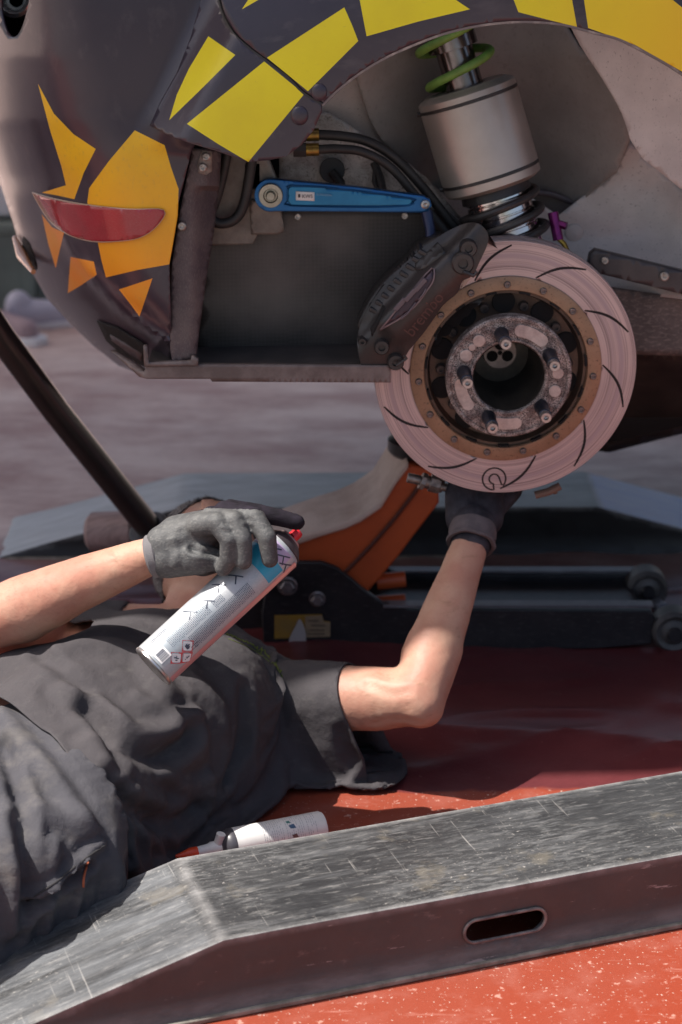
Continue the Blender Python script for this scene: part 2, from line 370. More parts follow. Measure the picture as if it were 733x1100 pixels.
# ------------------------------------------------------------------ ramps
def ramp_mat(pale=False):
    m = mat('sky_sheen_ramp_plastic' if pale else 'scuffed_black_plastic', (.04, .04, .042), .42); nt = m.node_tree; N = nt.nodes; L = nt.links; b = N['Principled BSDF']
    tc = N.new('ShaderNodeTexCoord')
    def nz(sc, st=(1, 1, 1), de=8, ro=.65, rot=(0, 0, 0), off=(0, 0, 0)):
        mp = N.new('ShaderNodeMapping'); mp.inputs['Scale'].default_value = st; mp.inputs['Rotation'].default_value = rot; mp.inputs['Location'].default_value = off; L.new(tc.outputs['Object'], mp.inputs[0])
        n = N.new('ShaderNodeTexNoise'); n.inputs['Scale'].default_value = sc; n.inputs['Detail'].default_value = de; n.inputs['Roughness'].default_value = ro; L.new(mp.outputs[0], n.inputs[0]); return n.outputs[0]
    def rg(f, lo, hi, t0=0, t1=1):
        r = N.new('ShaderNodeMapRange'); r.inputs[1].default_value = lo; r.inputs[2].default_value = hi; r.inputs[3].default_value = t0; r.inputs[4].default_value = t1
        if isinstance(f, (int, float)): r.inputs[0].default_value = f
        else: L.new(f, r.inputs[0])
        return r.outputs[0]
    def mul(a, c):
        x = N.new('ShaderNodeMath'); x.operation = 'MULTIPLY'
        for k, q in ((0, a), (1, c)):
            if isinstance(q, (int, float)): x.inputs[k].default_value = q
            else: L.new(q, x.inputs[k])
        return x.outputs[0]
    def mx(f, a, c):
        x = N.new('ShaderNodeMix'); x.data_type = 'RGBA'; L.new(f, x.inputs[0])
        for k, q in ((6, a), (7, c)):
            if isinstance(q, tuple): x.inputs[k].default_value = (*q, 1)
            else: L.new(q, x.inputs[k])
        return x.outputs[2]
    # object axes: x along the ramp, y across, z up
    ge = N.new('ShaderNodeNewGeometry'); sp = N.new('ShaderNodeSeparateXYZ'); L.new(ge.outputs['Normal'], sp.inputs[0])
    topf = rg(sp.outputs[2], .45, .8)
    so = N.new('ShaderNodeSeparateXYZ'); L.new(tc.outputs['Object'], so.inputs[0])
    base = mx(rg(nz(6), .35, .7), (.052, .052, .052), (.080, .076, .074))           # side faces: brownish black
    side = mx(mul(rg(nz(22, (1, 1, 2)), .60, .68), .5), base, (.22, .18, .17))
    side = mx(rg(nz(10, (1, 1, 6), de=10), .63, .66), side, (.30, .28, .27))
    side = mx(mul(rg(so.outputs[2], .030, .018), rg(nz(14, (1, 1, 3)), .3, .6)), side, (.15, .14, .135))
    t = mx(rg(nz(5), .35, .65), (.018, .018, .020), (.046, .046, .048))
    t = mx(mul(rg(nz(7, (1, 9, 1), rot=(0, 0, R(9))), .50, .72), .45), t, (.17, .17, .175))      # wear along the ramp
    t = mx(mul(rg(nz(30, (1, 5, 1), rot=(0, 0, R(-14))), .55, .70), .55), t, (.27, .26, .25))
    t = mx(mul(rg(nz(5, (1, 40, 1), rot=(0, 0, R(-22)), de=3), .68, .72), .5), t, (.34, .32, .30))
    t = mx(mul(rg(nz(6, (30, 1, 1), rot=(0, 0, R(28)), de=3), .67, .71), .5), t, (.36, .34, .32))
    t = mx(mul(mul(rg(nz(48, (1, 4, 1), rot=(0, 0, R(5))), .48, .62), rg(nz(7), .40, .62)), .32), t, (.26, .26, .26))
    t = mx(mul(rg(nz(170, de=4), .60, .70), rg(nz(8), .42, .6)), t, (.32, .30, .28))
    t = mx(mul(rg(nz(12), .58, .66), .5), t, (.16, .14, .11))
    # the sloping end is scraped pale in broad bands
    sl = rg(sp.outputs[2], .985, .96)
    sc = mul(mul(sl, topf), rg(nz(4, (1, 14, 1)), .36, .62))
    t = mx(mul(sc, .55), t, (.21, .22, .235))
    if pale:  # sky sheen painted as pale top and blue end, shade into sides
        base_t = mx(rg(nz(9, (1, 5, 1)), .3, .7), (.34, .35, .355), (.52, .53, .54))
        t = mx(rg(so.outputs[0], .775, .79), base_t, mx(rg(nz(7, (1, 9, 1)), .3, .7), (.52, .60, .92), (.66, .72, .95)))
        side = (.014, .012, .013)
    # pale rubbed corners and bend lines, baked into the shape's edge distance attribute
    at_ = N.new('ShaderNodeAttribute'); at_.attribute_name = 'edge'
    ed = mul(rg(at_.outputs['Fac'], .35, 1), rg(nz(20), .32, .6))
    allc = mx(topf, side, t)
    allc = mx(mul(ed, .75), allc, (.36, .35, .345))
    L.new(allc, b.inputs['Base Color'])
    L.new(rg(nz(18, (1, 6, 1)), .3, .7, .3, .6), b.inputs['Roughness'])
    bp = N.new('ShaderNodeBump'); bp.inputs['Distance'].default_value = .0012; L.new(nz(28, (1, 5, 1)), bp.inputs['Height']); L.new(bp.outputs[0], b.inputs['Normal'])
    return m
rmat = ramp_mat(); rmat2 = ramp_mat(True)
def ramp(name, label, loc, yaw, flat, slope, w, h, grp, hole=True):
    """hollow moulded ramp. local x along, y across (0 = front face), z up; x=0 at the left bend"""
    root = thing(name, label, 'ramp', loc, grp)
    Mw = Matrix.Translation(loc) @ Matrix.Rotation(yaw, 4, 'Z')
    prof = [(-slope, .006), (0, h), (flat, h), (flat + slope, .006)]
    cx, cz, hw, hh = flat * .33 + .105, h * .47, .039, .0160
    hole_p = [(.362 + hw * (1 if math.cos(a) > 0 else -1) * 1 + hh * math.cos(a) - 0 , cz + hh * math.sin(a)) for a in [math.pi / 12 * (k + .5) - math.pi / 2 for k in range(24)]]
    def zt(x):
        if x < 0: return .006 + (h - .006) * (x + slope) / slope
        if x > flat: return h - (h - .006) * (x - flat) / slope
        return h
    mb = MB(); step = .02
    xsx = [(-slope + step * i) for i in range(int((flat + 2 * slope) / step) + 1)] + [flat + slope, 0, flat]
    xsx = sorted(set(round(x, 4) for x in xsx))
    # front face (CDT with hole), base lip flared
    def yoff(z, zt_): return -.012 * (1 - min(1, z / .03)) ** 1 if z < .03 else 0
    out = [(-slope, 0), (flat + slope, 0)] + [(x, zt(x)) for x in xsx[::-1]]
    pts, tr = cdt(out, .021, [[(-slope + .002, .016), (flat + slope - .002, .016)]] if False else [], [hole_p] if hole else [])
    mb.add([(x, yoff(z, 0) + .0015 * noise.noise(V(x * 5, z * 9, 0)), z) for x, z in pts], tr)
    mb.add([(x, w - yoff(z, 0), z) for x, z in pts], tr)
    # top, in strips across
    ny = 14; vs = []; fs = []
    for x in xsx:
        for j in range(ny + 1):
            y = w * j / ny; dz = .0012 * noise.noise(V(x * 7, y * 12, 2)) * (0 if j in (0, ny) else 1)
            yo = yoff(zt(x), 0); y0_ = yo + .0015 * noise.noise(V(x * 5, zt(x) * 9, 0)); vs.append((x, y0_ + (w - yo - y0_) * j / ny, zt(x) + dz))
    for i in range(len(xsx) - 1):
        for j in range(ny): a = i * (ny + 1) + j; fs.append((a, a + 1, a + ny + 2, a + ny + 1))
    mb.add(vs, fs)
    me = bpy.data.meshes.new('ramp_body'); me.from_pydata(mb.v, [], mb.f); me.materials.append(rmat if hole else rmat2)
    bm = bmesh.new(); bm.from_mesh(me); bmesh.ops.remove_doubles(bm, verts=bm.verts, dist=.0004); bmesh.ops.recalc_face_normals(bm, faces=bm.faces); bm.to_mesh(me); bm.free()
    at_ = me.attributes.new('edge', 'FLOAT', 'POINT'); data = []
    for v in me.vertices:
        x, y, z = v.co; dt = abs(z - zt(x)); dy = min(abs(y), abs(y - w))
        e1 = 1 - min(1, math.hypot(dt, dy) / .014)
        e2 = (1 - min(1, min(abs(x), abs(x - flat)) / .02)) * (1 - min(1, dt / .004))
        data.append(max(e1, e2 * .9))
    at_.data.foreach_set('value', data)
    o = link('ramp_body', me, root, True, 0, 28); o.matrix_basis = Mw
    s = o.modifiers.new('thickness', 'SOLIDIFY'); s.thickness = .007; s.offset = -1
    b = o.modifiers.new('bevel', 'BEVEL'); b.width = .004; b.segments = 3; b.limit_method = 'ANGLE'; b.angle_limit = R(50)
    # rim of the hand hole and rubber foot strip
    if hole:
        m2 = MB(); rim = [Mw @ V(x, -.0015, z) for x, z in hole_p] ; m2.tube(rim + [rim[0], rim[1]], .0022, 8, caps=False); m2.build('hole_rim', rmat_rim, root)
    m3 = MB(); m3.box((flat / 2, -.006, .004), (flat + 2 * slope - .03, .016, .0075), Mw); m3.box((flat / 2, w + .006, .004), (flat + 2 * slope - .03, .016, .0075), Mw)
    m3.build('foot_strip', foot_m, root, bevel=.002)
    return root
rmat_rim = mat('worn_plastic_edge', (.12, .10, .095), .5, col2=(.26, .23, .21), scale=60)
foot_m = mat('pale_foot_strip', (.16, .145, .12), .7, col2=(.30, .27, .23), scale=40)
ramp('car_ramp', 'scuffed black plastic ramp in the foreground with a slotted hand hole in its side', V(-.138, 2.127, 0), math.atan2(.203, .57), .92, .34, .205, .10, 'black plastic car ramps')
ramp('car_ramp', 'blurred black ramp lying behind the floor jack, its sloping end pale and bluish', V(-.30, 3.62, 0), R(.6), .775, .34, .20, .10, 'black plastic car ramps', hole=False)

# ------------------------------------------------------------------ race car
car = thing('race_car', 'dark purple race car with yellow and orange pumpkin stickers, jacked up with its wheel off', 'car', V(.2, 3.6, 0))
LEFT = [(-60, -120), (-45, 60), (-28, 130), (-2, 190), (5, 212), (20, 260), (33, 290), (50, 320), (75, 347), (100, 371), (128, 393), (155, 403)]
def xsil(y):
    for (x0, y0), (x1, y1) in zip(LEFT, LEFT[1:]):
        if y <= y1: return x0 + (x1 - x0) * max(0, (y - y0)) / (y1 - y0)
    return 155
CRE = [(38, 205), (58, 240), (78, 275), (100, 303), (130, 335), (160, 358), (182, 372)]
def xcre(y):
    if y < CRE[0][1]: return None
    for (x0, y0), (x1, y1) in zip(CRE, CRE[1:]):
        if y <= y1: return x0 + (x1 - x0) * (y - y0) / (y1 - y0)
    return 182
def Yflare(x, y): # outer skin round the arch: nearest at the lip, rolling away above it
    d = max(0, math.hypot((x - 556) / 1.0, (y - 330) / 1.0) - 300)
    return 2.755 + .00000150 * d * d * 1.0 + .004 * sm(0, 8, d) * 0
def Ybump(x, y):
    xs_ = xsil(y); x1 = xs_ + 150 - 25 * sm(200, 400, y); t = min(.9995, max(0, (x1 - x) / (x1 - xs_)))
    Y = 2.835 + .50 * (1 - math.sqrt(1 - t * t))
    Y += .00000045 * max(0, 120 - y) ** 2                        # rolls away at the top
    c = xcre(y)
    if c is not None:
        k = sm(c + 6, c - 6, x) * sm(205, 250, y) * sm(c - 75, c - 30, x); Y += .034 * k - .016 * sm(c + 22, c + 2, x) * (1 - sm(c + 2, c - 14, x)) * sm(205, 250, y)
    return Y
def Yskin(x, y):                                                 # bumper top flowing into the flare
    k = sm(0, 1, (x - (250 - .52 * (y + 40))) / 70 + .25)
    return Ybump(x, y) * (1 - k) + (Yflare(x, y)) * k
# lower bumper skin with the pumpkin face
face = [((41, 90), (58, 122), (79, 144), (103, 160), (90, 186), (80, 214), (62, 210), (45, 207), (71, 199), (66, 178), (54, 140)),
        ((145, 140), (177, 156), (184, 180), (192, 203), (191, 232), (186, 262), (182, 284), (148, 290), (114, 298), (109, 279), (105, 259), (100, 256), (94, 217), (96, 202), (118, 172)),
        ((45, 230), (56, 244), (69, 250), (64, 270), (60, 288), (52, 262)),
        ((76, 276), (101, 281), (104, 295), (88, 306), (73, 315)),
        ((128, 311), (164, 299), (150, 340), (139, 325))]
bump_out = [(235, -70)] + [(-55, -70)] + [p for p in LEFT if p[1] > -70] + [(166, 404), (183, 385), (183, 330), (182, 283), (190, 225), (205, 166), (212, 150), (222, 100), (240, 60), (262, 20)]
b1 = panel('rear_bumper', bump_out, lambda x, y: Ybump(x, y) + (Yskin(x, y) + .005 - Ybump(x, y)) * sm(172, 105, y) * sm(40, 120, x),
           [purple, orange_y, orange], car, 6, [(face[0], 1), (face[1], 1), (face[2], 2), (face[3], 2), (face[4], 2)], .004,
           holes=[sl2([(8, -30), (1, 0), (2, 18), (8, 36), (17, 39), (25, 26), (32, -5), (30, -30), (8, -30)], 4)])
# the rear face of the car going back from the silhouette
mb = MB(); prev = None; vs = []; fs = []
for i, (x, y) in enumerate(LEFT):
    p = at(x, y, Ybump(x, y)); vs += [p, p + V(.06, .35, .0), p + V(.15, 1.0, 0)]
for i in range(len(LEFT) - 1):
    for j in range(2): a = i * 3 + j; fs.append((a, a + 1, a + 4, a + 3))
mb.add(vs, fs).build('rear_panel', purple, car, angle=60)
# quarter panel end (flare, behind the seam) and fender in front of the seam
seam = sl2([(226, -70), (232, -20), (238, 12), (250, 35), (268, 52), (287, 66), (308, 82), (326, 100), (345, 111)], 3)
fl_out = seam + [(346, 120), (337, 140), (325, 155), (308, 168), (290, 172), (266, 174), (235, 163), (205, 154), (180, 145), (161, 135), (172, 110), (190, 78), (205, 40), (216, 0), (222, -70)]
decF = [[(201, 133), (284, 66), (327, 101), (267, 174), (235, 155)], [(224, 39), (253, 59), (218, 94), (182, 129), (190, 102), (203, 74)],
        [(287, 62), (370, 8), (378, 26), (385, 44), (331, 98), (309, 80)], [(386, -3), (394, 39), (450, 23), (505, 10), (484, -4)], [(551, -3), (557, 13), (588, 21), (620, 29), (614, -4)],
        [(627, -4), (632, 30), (682, 48), (733, 77), (790, 110), (790, 50), (760, 30), (718, -4)], [(260, 10), (281, -2), (268, -2)]]
def shift(P, s=0): return [(x, y) for x, y in P]
panel('quarter_panel', fl_out, lambda x, y: Yskin(x, y), [purple, yellow], car, 6, [(decF[0], 1), (decF[1], 1)], .004)
ARCH = sl2([(346, 112), (362, 96), (388, 76), (415, 60), (444, 47), (476, 35), (509, 27), (540, 23), (572, 22), (605, 25), (640, 34), (666, 41), (700, 58), (733, 78), (800, 125)], 4)
seam2 = [(x + 2.4, y - 1.2) for x, y in seam]
fe_out = seam2 + [p for p in ARCH] + [(860, 60), (860, -70)]
panel('front_fender', fe_out, Yflare, [purple, yellow], car, 7, [(decF[k], 1) for k in (2, 3, 4, 5, 6)], .004)
o = bpy.data.objects['front_fender']; o.name = 'wheel_arch_fender'
# rolled arch lip, seam rubber
mb = MB(); lip = [at(x, y, Yflare(x, y) + .004) for x, y in ARCH]
vs = []; fs = []
for i, p in enumerate(lip):
    c = at(556, 330, 2.8); inw = (Vector((c.x, p.y, c.z)) - p).normalized()
    vs += [p + V(0, -.004, 0), p + V(0, -.0045, 0) + inw * .003, p + V(0, .002, 0) + inw * .004, p + V(0, .030, 0) - inw * .004]
for i in range(len(lip) - 1):
    for j in range(3): a = i * 4 + j; fs.append((a, a + 1, a + 5, a + 4))
mb.add(vs, fs).build('arch_lip', mat('pale_lip', (.16, .12, .11), .4, col2=(.45, .36, .30), scale=30, lo=.5, hi=.7), car, angle=60)  # lip mottled paler than the body paint
mb = MB(); mb.tube([at(x + .8, y + .6, Yskin(x, y) + .0025) for x, y in seam], .0030, 8); mb.build('seam_seal', black_r, car)
# wrinkled tape tabs under the flare (bulges near the seam end)
mb = MB()
for (x, y, r) in ((322, 124, .012), (343, 99, .011)):
    M = Matrix.Translation(at(x, y, Yflare(x, y) + .001)) @ Matrix.Diagonal((1, .5, 1.1, 1)); mb.lathe([(r * math.sin(a), r * math.cos(a)) for a in [math.pi * k / 10 + .001 for k in range(11)]], 20, M)
mb.build('fastener_bulge', purple, car)
# flare underside return
mb = MB(); und = [(345, 112), (346, 120), (337, 140), (325, 155), (308, 168), (290, 172), (266, 174), (235, 163), (205, 154), (180, 145), (161, 135)]
vs = []; fs = []
for (x, y) in und: p = at(x, y, Yskin(x, y) + .002); vs += [p, p + V(0, .05, .004)]
for i in range(len(und) - 1): a = 2 * i; fs.append((a, a + 1, a + 3, a + 2))
mb.add(vs, fs).build('flare_return', purple_d, car)
# red reflector with thin bright rim
mouth = sl2([(35, 207), (60, 214), (100, 221), (140, 225), (176, 226), (168, 243), (150, 255), (125, 259), (98, 259), (72, 251), (52, 235), (35, 207)], 4)[:-1]
panel('red_reflector', mouth, lambda x, y: Ybump(x, y) - .005, redlens, car, 6, thick=.006)
mb = MB(); mb.tube([at(x, y, Ybump(x, y) - .0035) for x, y in mouth + mouth[:1]], .0012, 6, caps=False); mb.build('reflector_rim', mat('rim_line', (.45, .33, .25), .3, .3), car)
# side slot with amber marker in the lower bumper
panel('bumper_slot', sl2([(25, 254), (32, 262), (37, 276), (40, 288), (35, 290), (28, 276), (24, 262), (25, 254)], 3)[:-1], lambda x, y: Ybump(x, y) - .004, blackest, car, 4, thick=.002)
mb = MB(); mb.tube([at(16, 255, 3.30), at(24, 275, 3.22), at(36, 292, 3.12)], [.004, .009, .004], 10); mb.build('side_marker', mat('amber_marker', (.5, .18, .06), .25, coat=.5), car)
# tail lamp: chrome tube in a dark hole
mb = MB(); c = at(15, -2, 3.00); Mx = Matrix.Translation(c) @ V(.1, -1, .15).to_track_quat('Z', 'Y').to_matrix().to_4x4()
mb.lathe([(.0001, -.10), (.062, -.10), (.062, -.02)], 32, Mx); mb.build('lamp_housing', blackest, car)
mb = MB(); mb.lathe([(.010, -.06), (.015, -.055), (.017, .002), (.022, .008), (.027, .004), (.028, -.07)], 32, Mx); lt = mb.build('exhaust_tip', mat('bright_steel', (.62, .62, .63), .25, .9, col2=(.4, .4, .42), scale=30), car)
# upright flange strip with rivets
post = [(207, 160), (222, 160), (238, 164), (236, 200), (230, 250), (222, 300), (215, 350), (211, 386), (185, 388), (183, 375), (183, 330), (185, 283), (194, 225)]
panel('arch_flange', post, lambda x, y: 2.85 + .0005 * max(0, (x - (204 if y > 200 else 218))) ** 1.5 * .6, purple_d, car, 6, thick=.004)
def rivet(x, y, Y, r, m=None):
    mb = MB(); M = Matrix.Translation(at(x, y, Y)) @ V(0, -1, .1).to_track_quat('Z', 'Y').to_matrix().to_4x4()
    mb.lathe([(r * 1.02, -.002), (r, .0012), (r * .8, .0022), (r * .42, .0022), (r * .35, .0006), (.0001, .0004)], 16, M)
    return mb
riv_m = mat('rivet_metal', (.48, .42, .38), .35, .8, col2=(.2, .16, .14), scale=150)
for (x, y, Y, r) in ((221.5, 168.5, 2.845, .0058), (218, 180, 2.845, .0058), (195.5, 243, 2.846, .0062), (320, 233, 2.958, .0052), (435, 232, 2.958, .0050), (643, 203, 3.158, .0075), (650, 280, 2.988, .0058), (714, 297, 2.985, .0068)):
    rivet(x, y, Y, r).build('rivet', riv_m, car)
panel('rivet_plate', [(217, 161), (228, 163), (228, 184), (222, 188), (213, 186), (212, 176)], 2.8485, mat('plate_grime', (.16, .12, .105), .6, col2=(.3, .25, .22), scale=120), car, 4, thick=.001)
# sill, undertray bracket
panel('sill_bar', [(118, 376), (154, 401), (157, 394), (212, 392), (390, 393), (420, 393), (420, 411), (228, 410), (226, 407), (158, 407), (150, 405)], lambda x, y: 2.845 + .00006 * max(0, 160 - x) ** 2, sill_m, car, 6, thick=.012)
mb = MB(); a, b = at(158, 395, 2.862), at(412, 396, 2.862); mb.box(((a.x + b.x) / 2, 3.03, (a.z)), (b.x - a.x, .34, .004)); mb.build('undertray', mat('undertray_m', (.05, .042, .04), .6, col2=(.08, .065, .06), scale=20), car)
panel('sill_bracket', [(154, 372), (158, 372), (160, 390), (205, 388), (206, 382), (213, 386), (213, 393), (155, 394)], 2.842, sill_m, car, 5, thick=.01)
panel('bumper_gap', [(104, 345), (125, 352), (156, 371), (156, 394), (138, 388), (114, 366)], lambda x, y: Ybump(x, y) - .012 + .0, blackest, car, 6, thick=.002)
panel('bumper_fin', [(118, 360), (152, 381), (152, 388), (140, 381), (120, 366)], lambda x, y: Ybump(x, y) - .02, purple_d, car, 6, thick=.003)
# ---- wheel housing
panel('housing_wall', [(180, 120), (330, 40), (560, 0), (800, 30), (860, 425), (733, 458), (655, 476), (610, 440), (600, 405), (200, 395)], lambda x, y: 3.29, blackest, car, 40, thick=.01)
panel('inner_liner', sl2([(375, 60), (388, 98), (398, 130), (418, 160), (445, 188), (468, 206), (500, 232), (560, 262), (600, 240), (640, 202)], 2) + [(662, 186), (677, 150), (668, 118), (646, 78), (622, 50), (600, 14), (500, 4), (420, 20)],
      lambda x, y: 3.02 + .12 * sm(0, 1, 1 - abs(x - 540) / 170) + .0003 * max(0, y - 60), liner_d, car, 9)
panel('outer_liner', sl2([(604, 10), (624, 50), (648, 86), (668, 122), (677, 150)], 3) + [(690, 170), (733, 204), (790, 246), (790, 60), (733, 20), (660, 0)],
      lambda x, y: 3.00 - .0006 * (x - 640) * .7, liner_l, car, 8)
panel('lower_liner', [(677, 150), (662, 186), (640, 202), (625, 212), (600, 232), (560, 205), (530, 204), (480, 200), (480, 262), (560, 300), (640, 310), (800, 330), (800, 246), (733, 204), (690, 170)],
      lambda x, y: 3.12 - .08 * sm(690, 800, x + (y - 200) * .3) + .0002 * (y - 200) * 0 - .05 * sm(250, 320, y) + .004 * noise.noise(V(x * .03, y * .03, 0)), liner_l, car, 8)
mb = MB(); mb.tube([at(*p, 3.14) for p in sl2([(562, 206), (590, 208), (612, 216), (635, 228), (662, 238)], 4)], [.005] * 9 + [.004] * 8, 8); mb.build('liner_fold', mat('dark_fold_line', (.10, .08, .09), .5), car)  # dark tube laid along the liner fold
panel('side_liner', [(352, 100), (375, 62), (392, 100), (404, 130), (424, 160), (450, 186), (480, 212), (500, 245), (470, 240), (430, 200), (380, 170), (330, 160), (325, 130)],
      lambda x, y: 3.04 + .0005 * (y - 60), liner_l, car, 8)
panel('mounting_plate', [(318, 128), (352, 120), (400, 150), (458, 190), (500, 240), (500, 262), (300, 262), (300, 150)], lambda x, y: 3.05 + .002 * noise.noise(V(x * .05, y * .05, 0)), alu_d, car, 7)
panel('carbon_side_panel', [(210, 225), (300, 224), (480, 226), (520, 260), (520, 400), (208, 396), (215, 330)], lambda x, y: 2.965 + .0001 * (x - 210), carbon_m, car, 20, thick=.004)
panel('chassis_side', [(600, 300), (800, 330), (800, 384), (640, 380), (600, 390)], lambda x, y: 3.03, mat('chassis_grime', (.13, .105, .098), .55, col2=(.07, .056, .052), scale=16, dust=(.3, .25, .23), dscale=30, dlo=.5, dhi=.8), car, 10)
panel('lower_rail', [(634, 274), (640, 269), (733, 292), (800, 308), (800, 336), (733, 316), (640, 293), (632, 284)], lambda x, y: 2.99, mat('rail_m', (.045, .038, .042), .4, col2=(.07, .06, .06), scale=30, dust=(.14, .12, .11), dscale=90, dlo=.6, dhi=.8), car, 8, thick=.02)
panel('floor_side', [(560, 376), (733, 380), (860, 382), (860, 420), (733, 466), (655, 486), (600, 480)], lambda x, y: 3.05 + .0035 * (y - 380), mat('floor_black', (.03, .024, .022), .5, col2=(.06, .048, .042), scale=14), car, 10, thick=.006)
# left corner: bracket, hose loop, motor mount
alu_b = mat('brown_cast_metal', (.24, .20, .17), .5, .3, col2=(.12, .095, .08), scale=16, dust=(.05, .04, .035), dscale=50, bump=.0008, bscale=70)
panel('corner_bracket', [(236, 160), (286, 165), (300, 200), (272, 262), (225, 264), (222, 235)], 2.945, alu_b, car, 7, thick=.02)
panel('arm_mount', [(268, 215), (300, 215), (306, 248), (298, 252), (270, 252)], 2.940, alu_b, car, 6, thick=.03)
mb = MB(); mb.tube([at(*p, 2.925) for p in sl2([(246, 150), (240, 185), (232, 215), (226, 232), (236, 240), (252, 236), (262, 220), (268, 190), (272, 160)], 4)], .0075, 12); mb.build('hose', black_r, car)
mb = MB(); mb.box(tuple(at(272, 186, 2.97)), (.045, .05, .06)); mb.build('rubber_mount', black_r, car, bevel=.012)
mb = MB(); mb.box(tuple(at(248, 266, 3.0)), (.075, .04, .012)); mb.build('bracket_underside', blackest, car, bevel=.003)
# hoses with fittings
for k, P in enumerate([[(318, 148, 2.97), (335, 145, 2.97), (365, 146, 2.97), (395, 152, 2.975), (425, 170, 2.98), (455, 202, 2.985), (485, 240, 2.99), (505, 262, 3.0)],
                       [(316, 163, 2.955), (335, 161, 2.955), (365, 160, 2.955), (392, 164, 2.96), (420, 180, 2.965), (448, 212, 2.97), (478, 248, 2.975), (498, 268, 2.98)]]):
    pts = smooth_line([at(*p) for p in P], 6)
    mb = MB(); mb.tube(pts, [.0066 if k else .0072] * len(pts), 12); h = mb.build('hose', black_r, car)
    p0, p1 = at(P[1][0] - 6, P[1][1], P[1][2]), at(P[1][0] + 8, P[1][1] - .5, P[1][2])
    mb = MB(); mb.cyl(p0, p1, .0092, 16); mb.build('hose_fitting', gold, h)
    mb = MB(); mb.cyl(p0 - V(.018, 0, 0), p0, .0105, 6); mb.build('hose_nut', black_m, h, smooth=False)
mb = MB()
mb.cyl(at(357, 183, 3.045), at(357, 183, 3.015), .0185, 28); mb.tube([at(357, 185, 3.01), at(366, 196, 3.0), at(368, 212, 2.99)], .007, 10); mb.build('grommet', black_r, car)
mb = MB(); mb.tube([at(402, 175, 3.03), at(408, 190, 3.02), at(412, 208, 3.02), at(410, 215, 3.02)], .006, 8); mb.tube([at(404, 176, 3.025), at(402, 195, 3.02), at(407, 205, 3.02)], .0035, 8); mb.build('cable', black_r, car)
# dirty curved top edge of the mounting plate
# ---- blue drop arm
def armpoly(off):
    a = [(291 + (17.5 - off) * math.cos(t), 210 + (17.5 - off) * math.sin(t)) for t in [R(95 + 10 * k) for k in range(18)]]
    return a
A = armpoly(0); top = [(p[0], p[1]) for p in A]
bar = top + [(300, 193.5), (380, 201), (455, 211), (462, 215), (464, 221), (460, 227), (452, 228.5), (380, 227.5), (300, 227)]
arm = panel('anti_roll_bar_arm', bar, 2.925, blue, car, 5, thick=.014); arm.modifiers.new('bevel', 'BEVEL').width = .0012
arm['label'] = 'blue anodised tapered arm with a small white maker label'
rec = [(309, 203), (313, 199.5), (360, 202.5), (440, 213), (444, 216.5), (440, 220.5), (400, 222.5), (313, 221), (309, 216)]
panel('arm_recess', rec, 2.923, blue_in, arm, 5, thick=.001)
mb = MB(); mb.tube([at(x, y, 2.9225) for x, y in sl2(rec + rec[:1], 2)], .0011, 6, caps=False); mb.build('recess_edge', mat('blue_edge', (.015, .09, .22), .3, .8), arm)
mb = MB(); M = Matrix.Translation(at(291, 210, 2.922)) @ V(0, -1, 0).to_track_quat('Z', 'Y').to_matrix().to_4x4()
mb.lathe([(.0175, -.004), (.0170, .003), (.0165, .004), (.0105, .004), (.0090, .0005), (.0072, .0005), (.0066, .006), (.0055, .008), (.0001, .008)], 40, M); mb.build('bushing', mat('bushing_m', (.42, .40, .33), .35, .7, col2=(.3, .28, .22), scale=60), arm)
mb = MB(); M = Matrix.Translation(at(457, 219.5, 2.922)) @ V(0, -1, 0).to_track_quat('Z', 'Y').to_matrix().to_4x4()
mb.lathe([(.0065, -.002), (.006, .003), (.003, .004), (.0001, .003)], 24, M); mb.build('bolt', alu, arm)
panel('arm_label', [(318, 205.5), (338, 206.5), (338, 216), (318, 215)], 2.9215, white, arm, 4, thick=.0005)
tv, tf = text2d('KW5', .0070)
o_ = at(330.5, 211, 2.9205); mb = MB(); mb.add([o_ + V(v[0], 0, v[1]) for v in tv], tf); o_ = at(321.5, 210.4, 2.9205); mb.box(tuple(o_), (.0030, .0006, .0045)); mb.build('label_print', ink, arm, smooth=False)
tv, tf = text2d('SUSPENSION', .0038)
o_ = at(348.5, 209.5, 2.9205); mb = MB(); mb.add([o_ + V(v[0], 0, v[1] - v[0] * .08) for v in tv], tf); mb.build('faint_print', mat('faint_ink', (.2, .35, .5), .5), arm, smooth=False)
mb = MB(); mb.tube([at(458, 226, 2.935), at(462, 245, 2.93), at(464, 268, 2.925)], [.0085, .0075, .0085], 14); mb.build('drop_link_rod', mat('link_blue', (.035, .045, .10), .35, .5), car)
# ---- coilover
ax0, ax1 = at(484, 40, 3.02), at(549, 262, 2.99)
axd = (ax1 - ax0).normalized(); AL = (ax1 - ax0).length
damp = bpy.data.objects.new('shock_absorber', None); C.objects.link(damp); hang(damp, car); INV[damp.name] = Matrix()
Mc = Matrix.Translation(ax0) @ axd.to_track_quat('Z', 'Y').to_matrix().to_4x4()
def ts(y): return (y - 40) / 222 * AL                    # height in the picture -> distance along the axis
mb = MB(); z0, z1 = ts(92), ts(200); r = .0720
mb.lathe([(.03, z0), (r - .012, z0), (r - .010, z0 + .002), (r - .004, z0 + .004), (r, z0 + .008), (r, z0 + .016), (r - .003, z0 + .017), (r - .003, z0 + .020), (r, z0 + .021),
          (r, z1 - .022), (r - .003, z1 - .021), (r - .003, z1 - .018), (r, z1 - .017), (r - .001, z1 - .006), (r - .012, z1), (.03, z1)], 72, Mc)
hs = mb.build('outer_sleeve', can_alu, damp, angle=30)
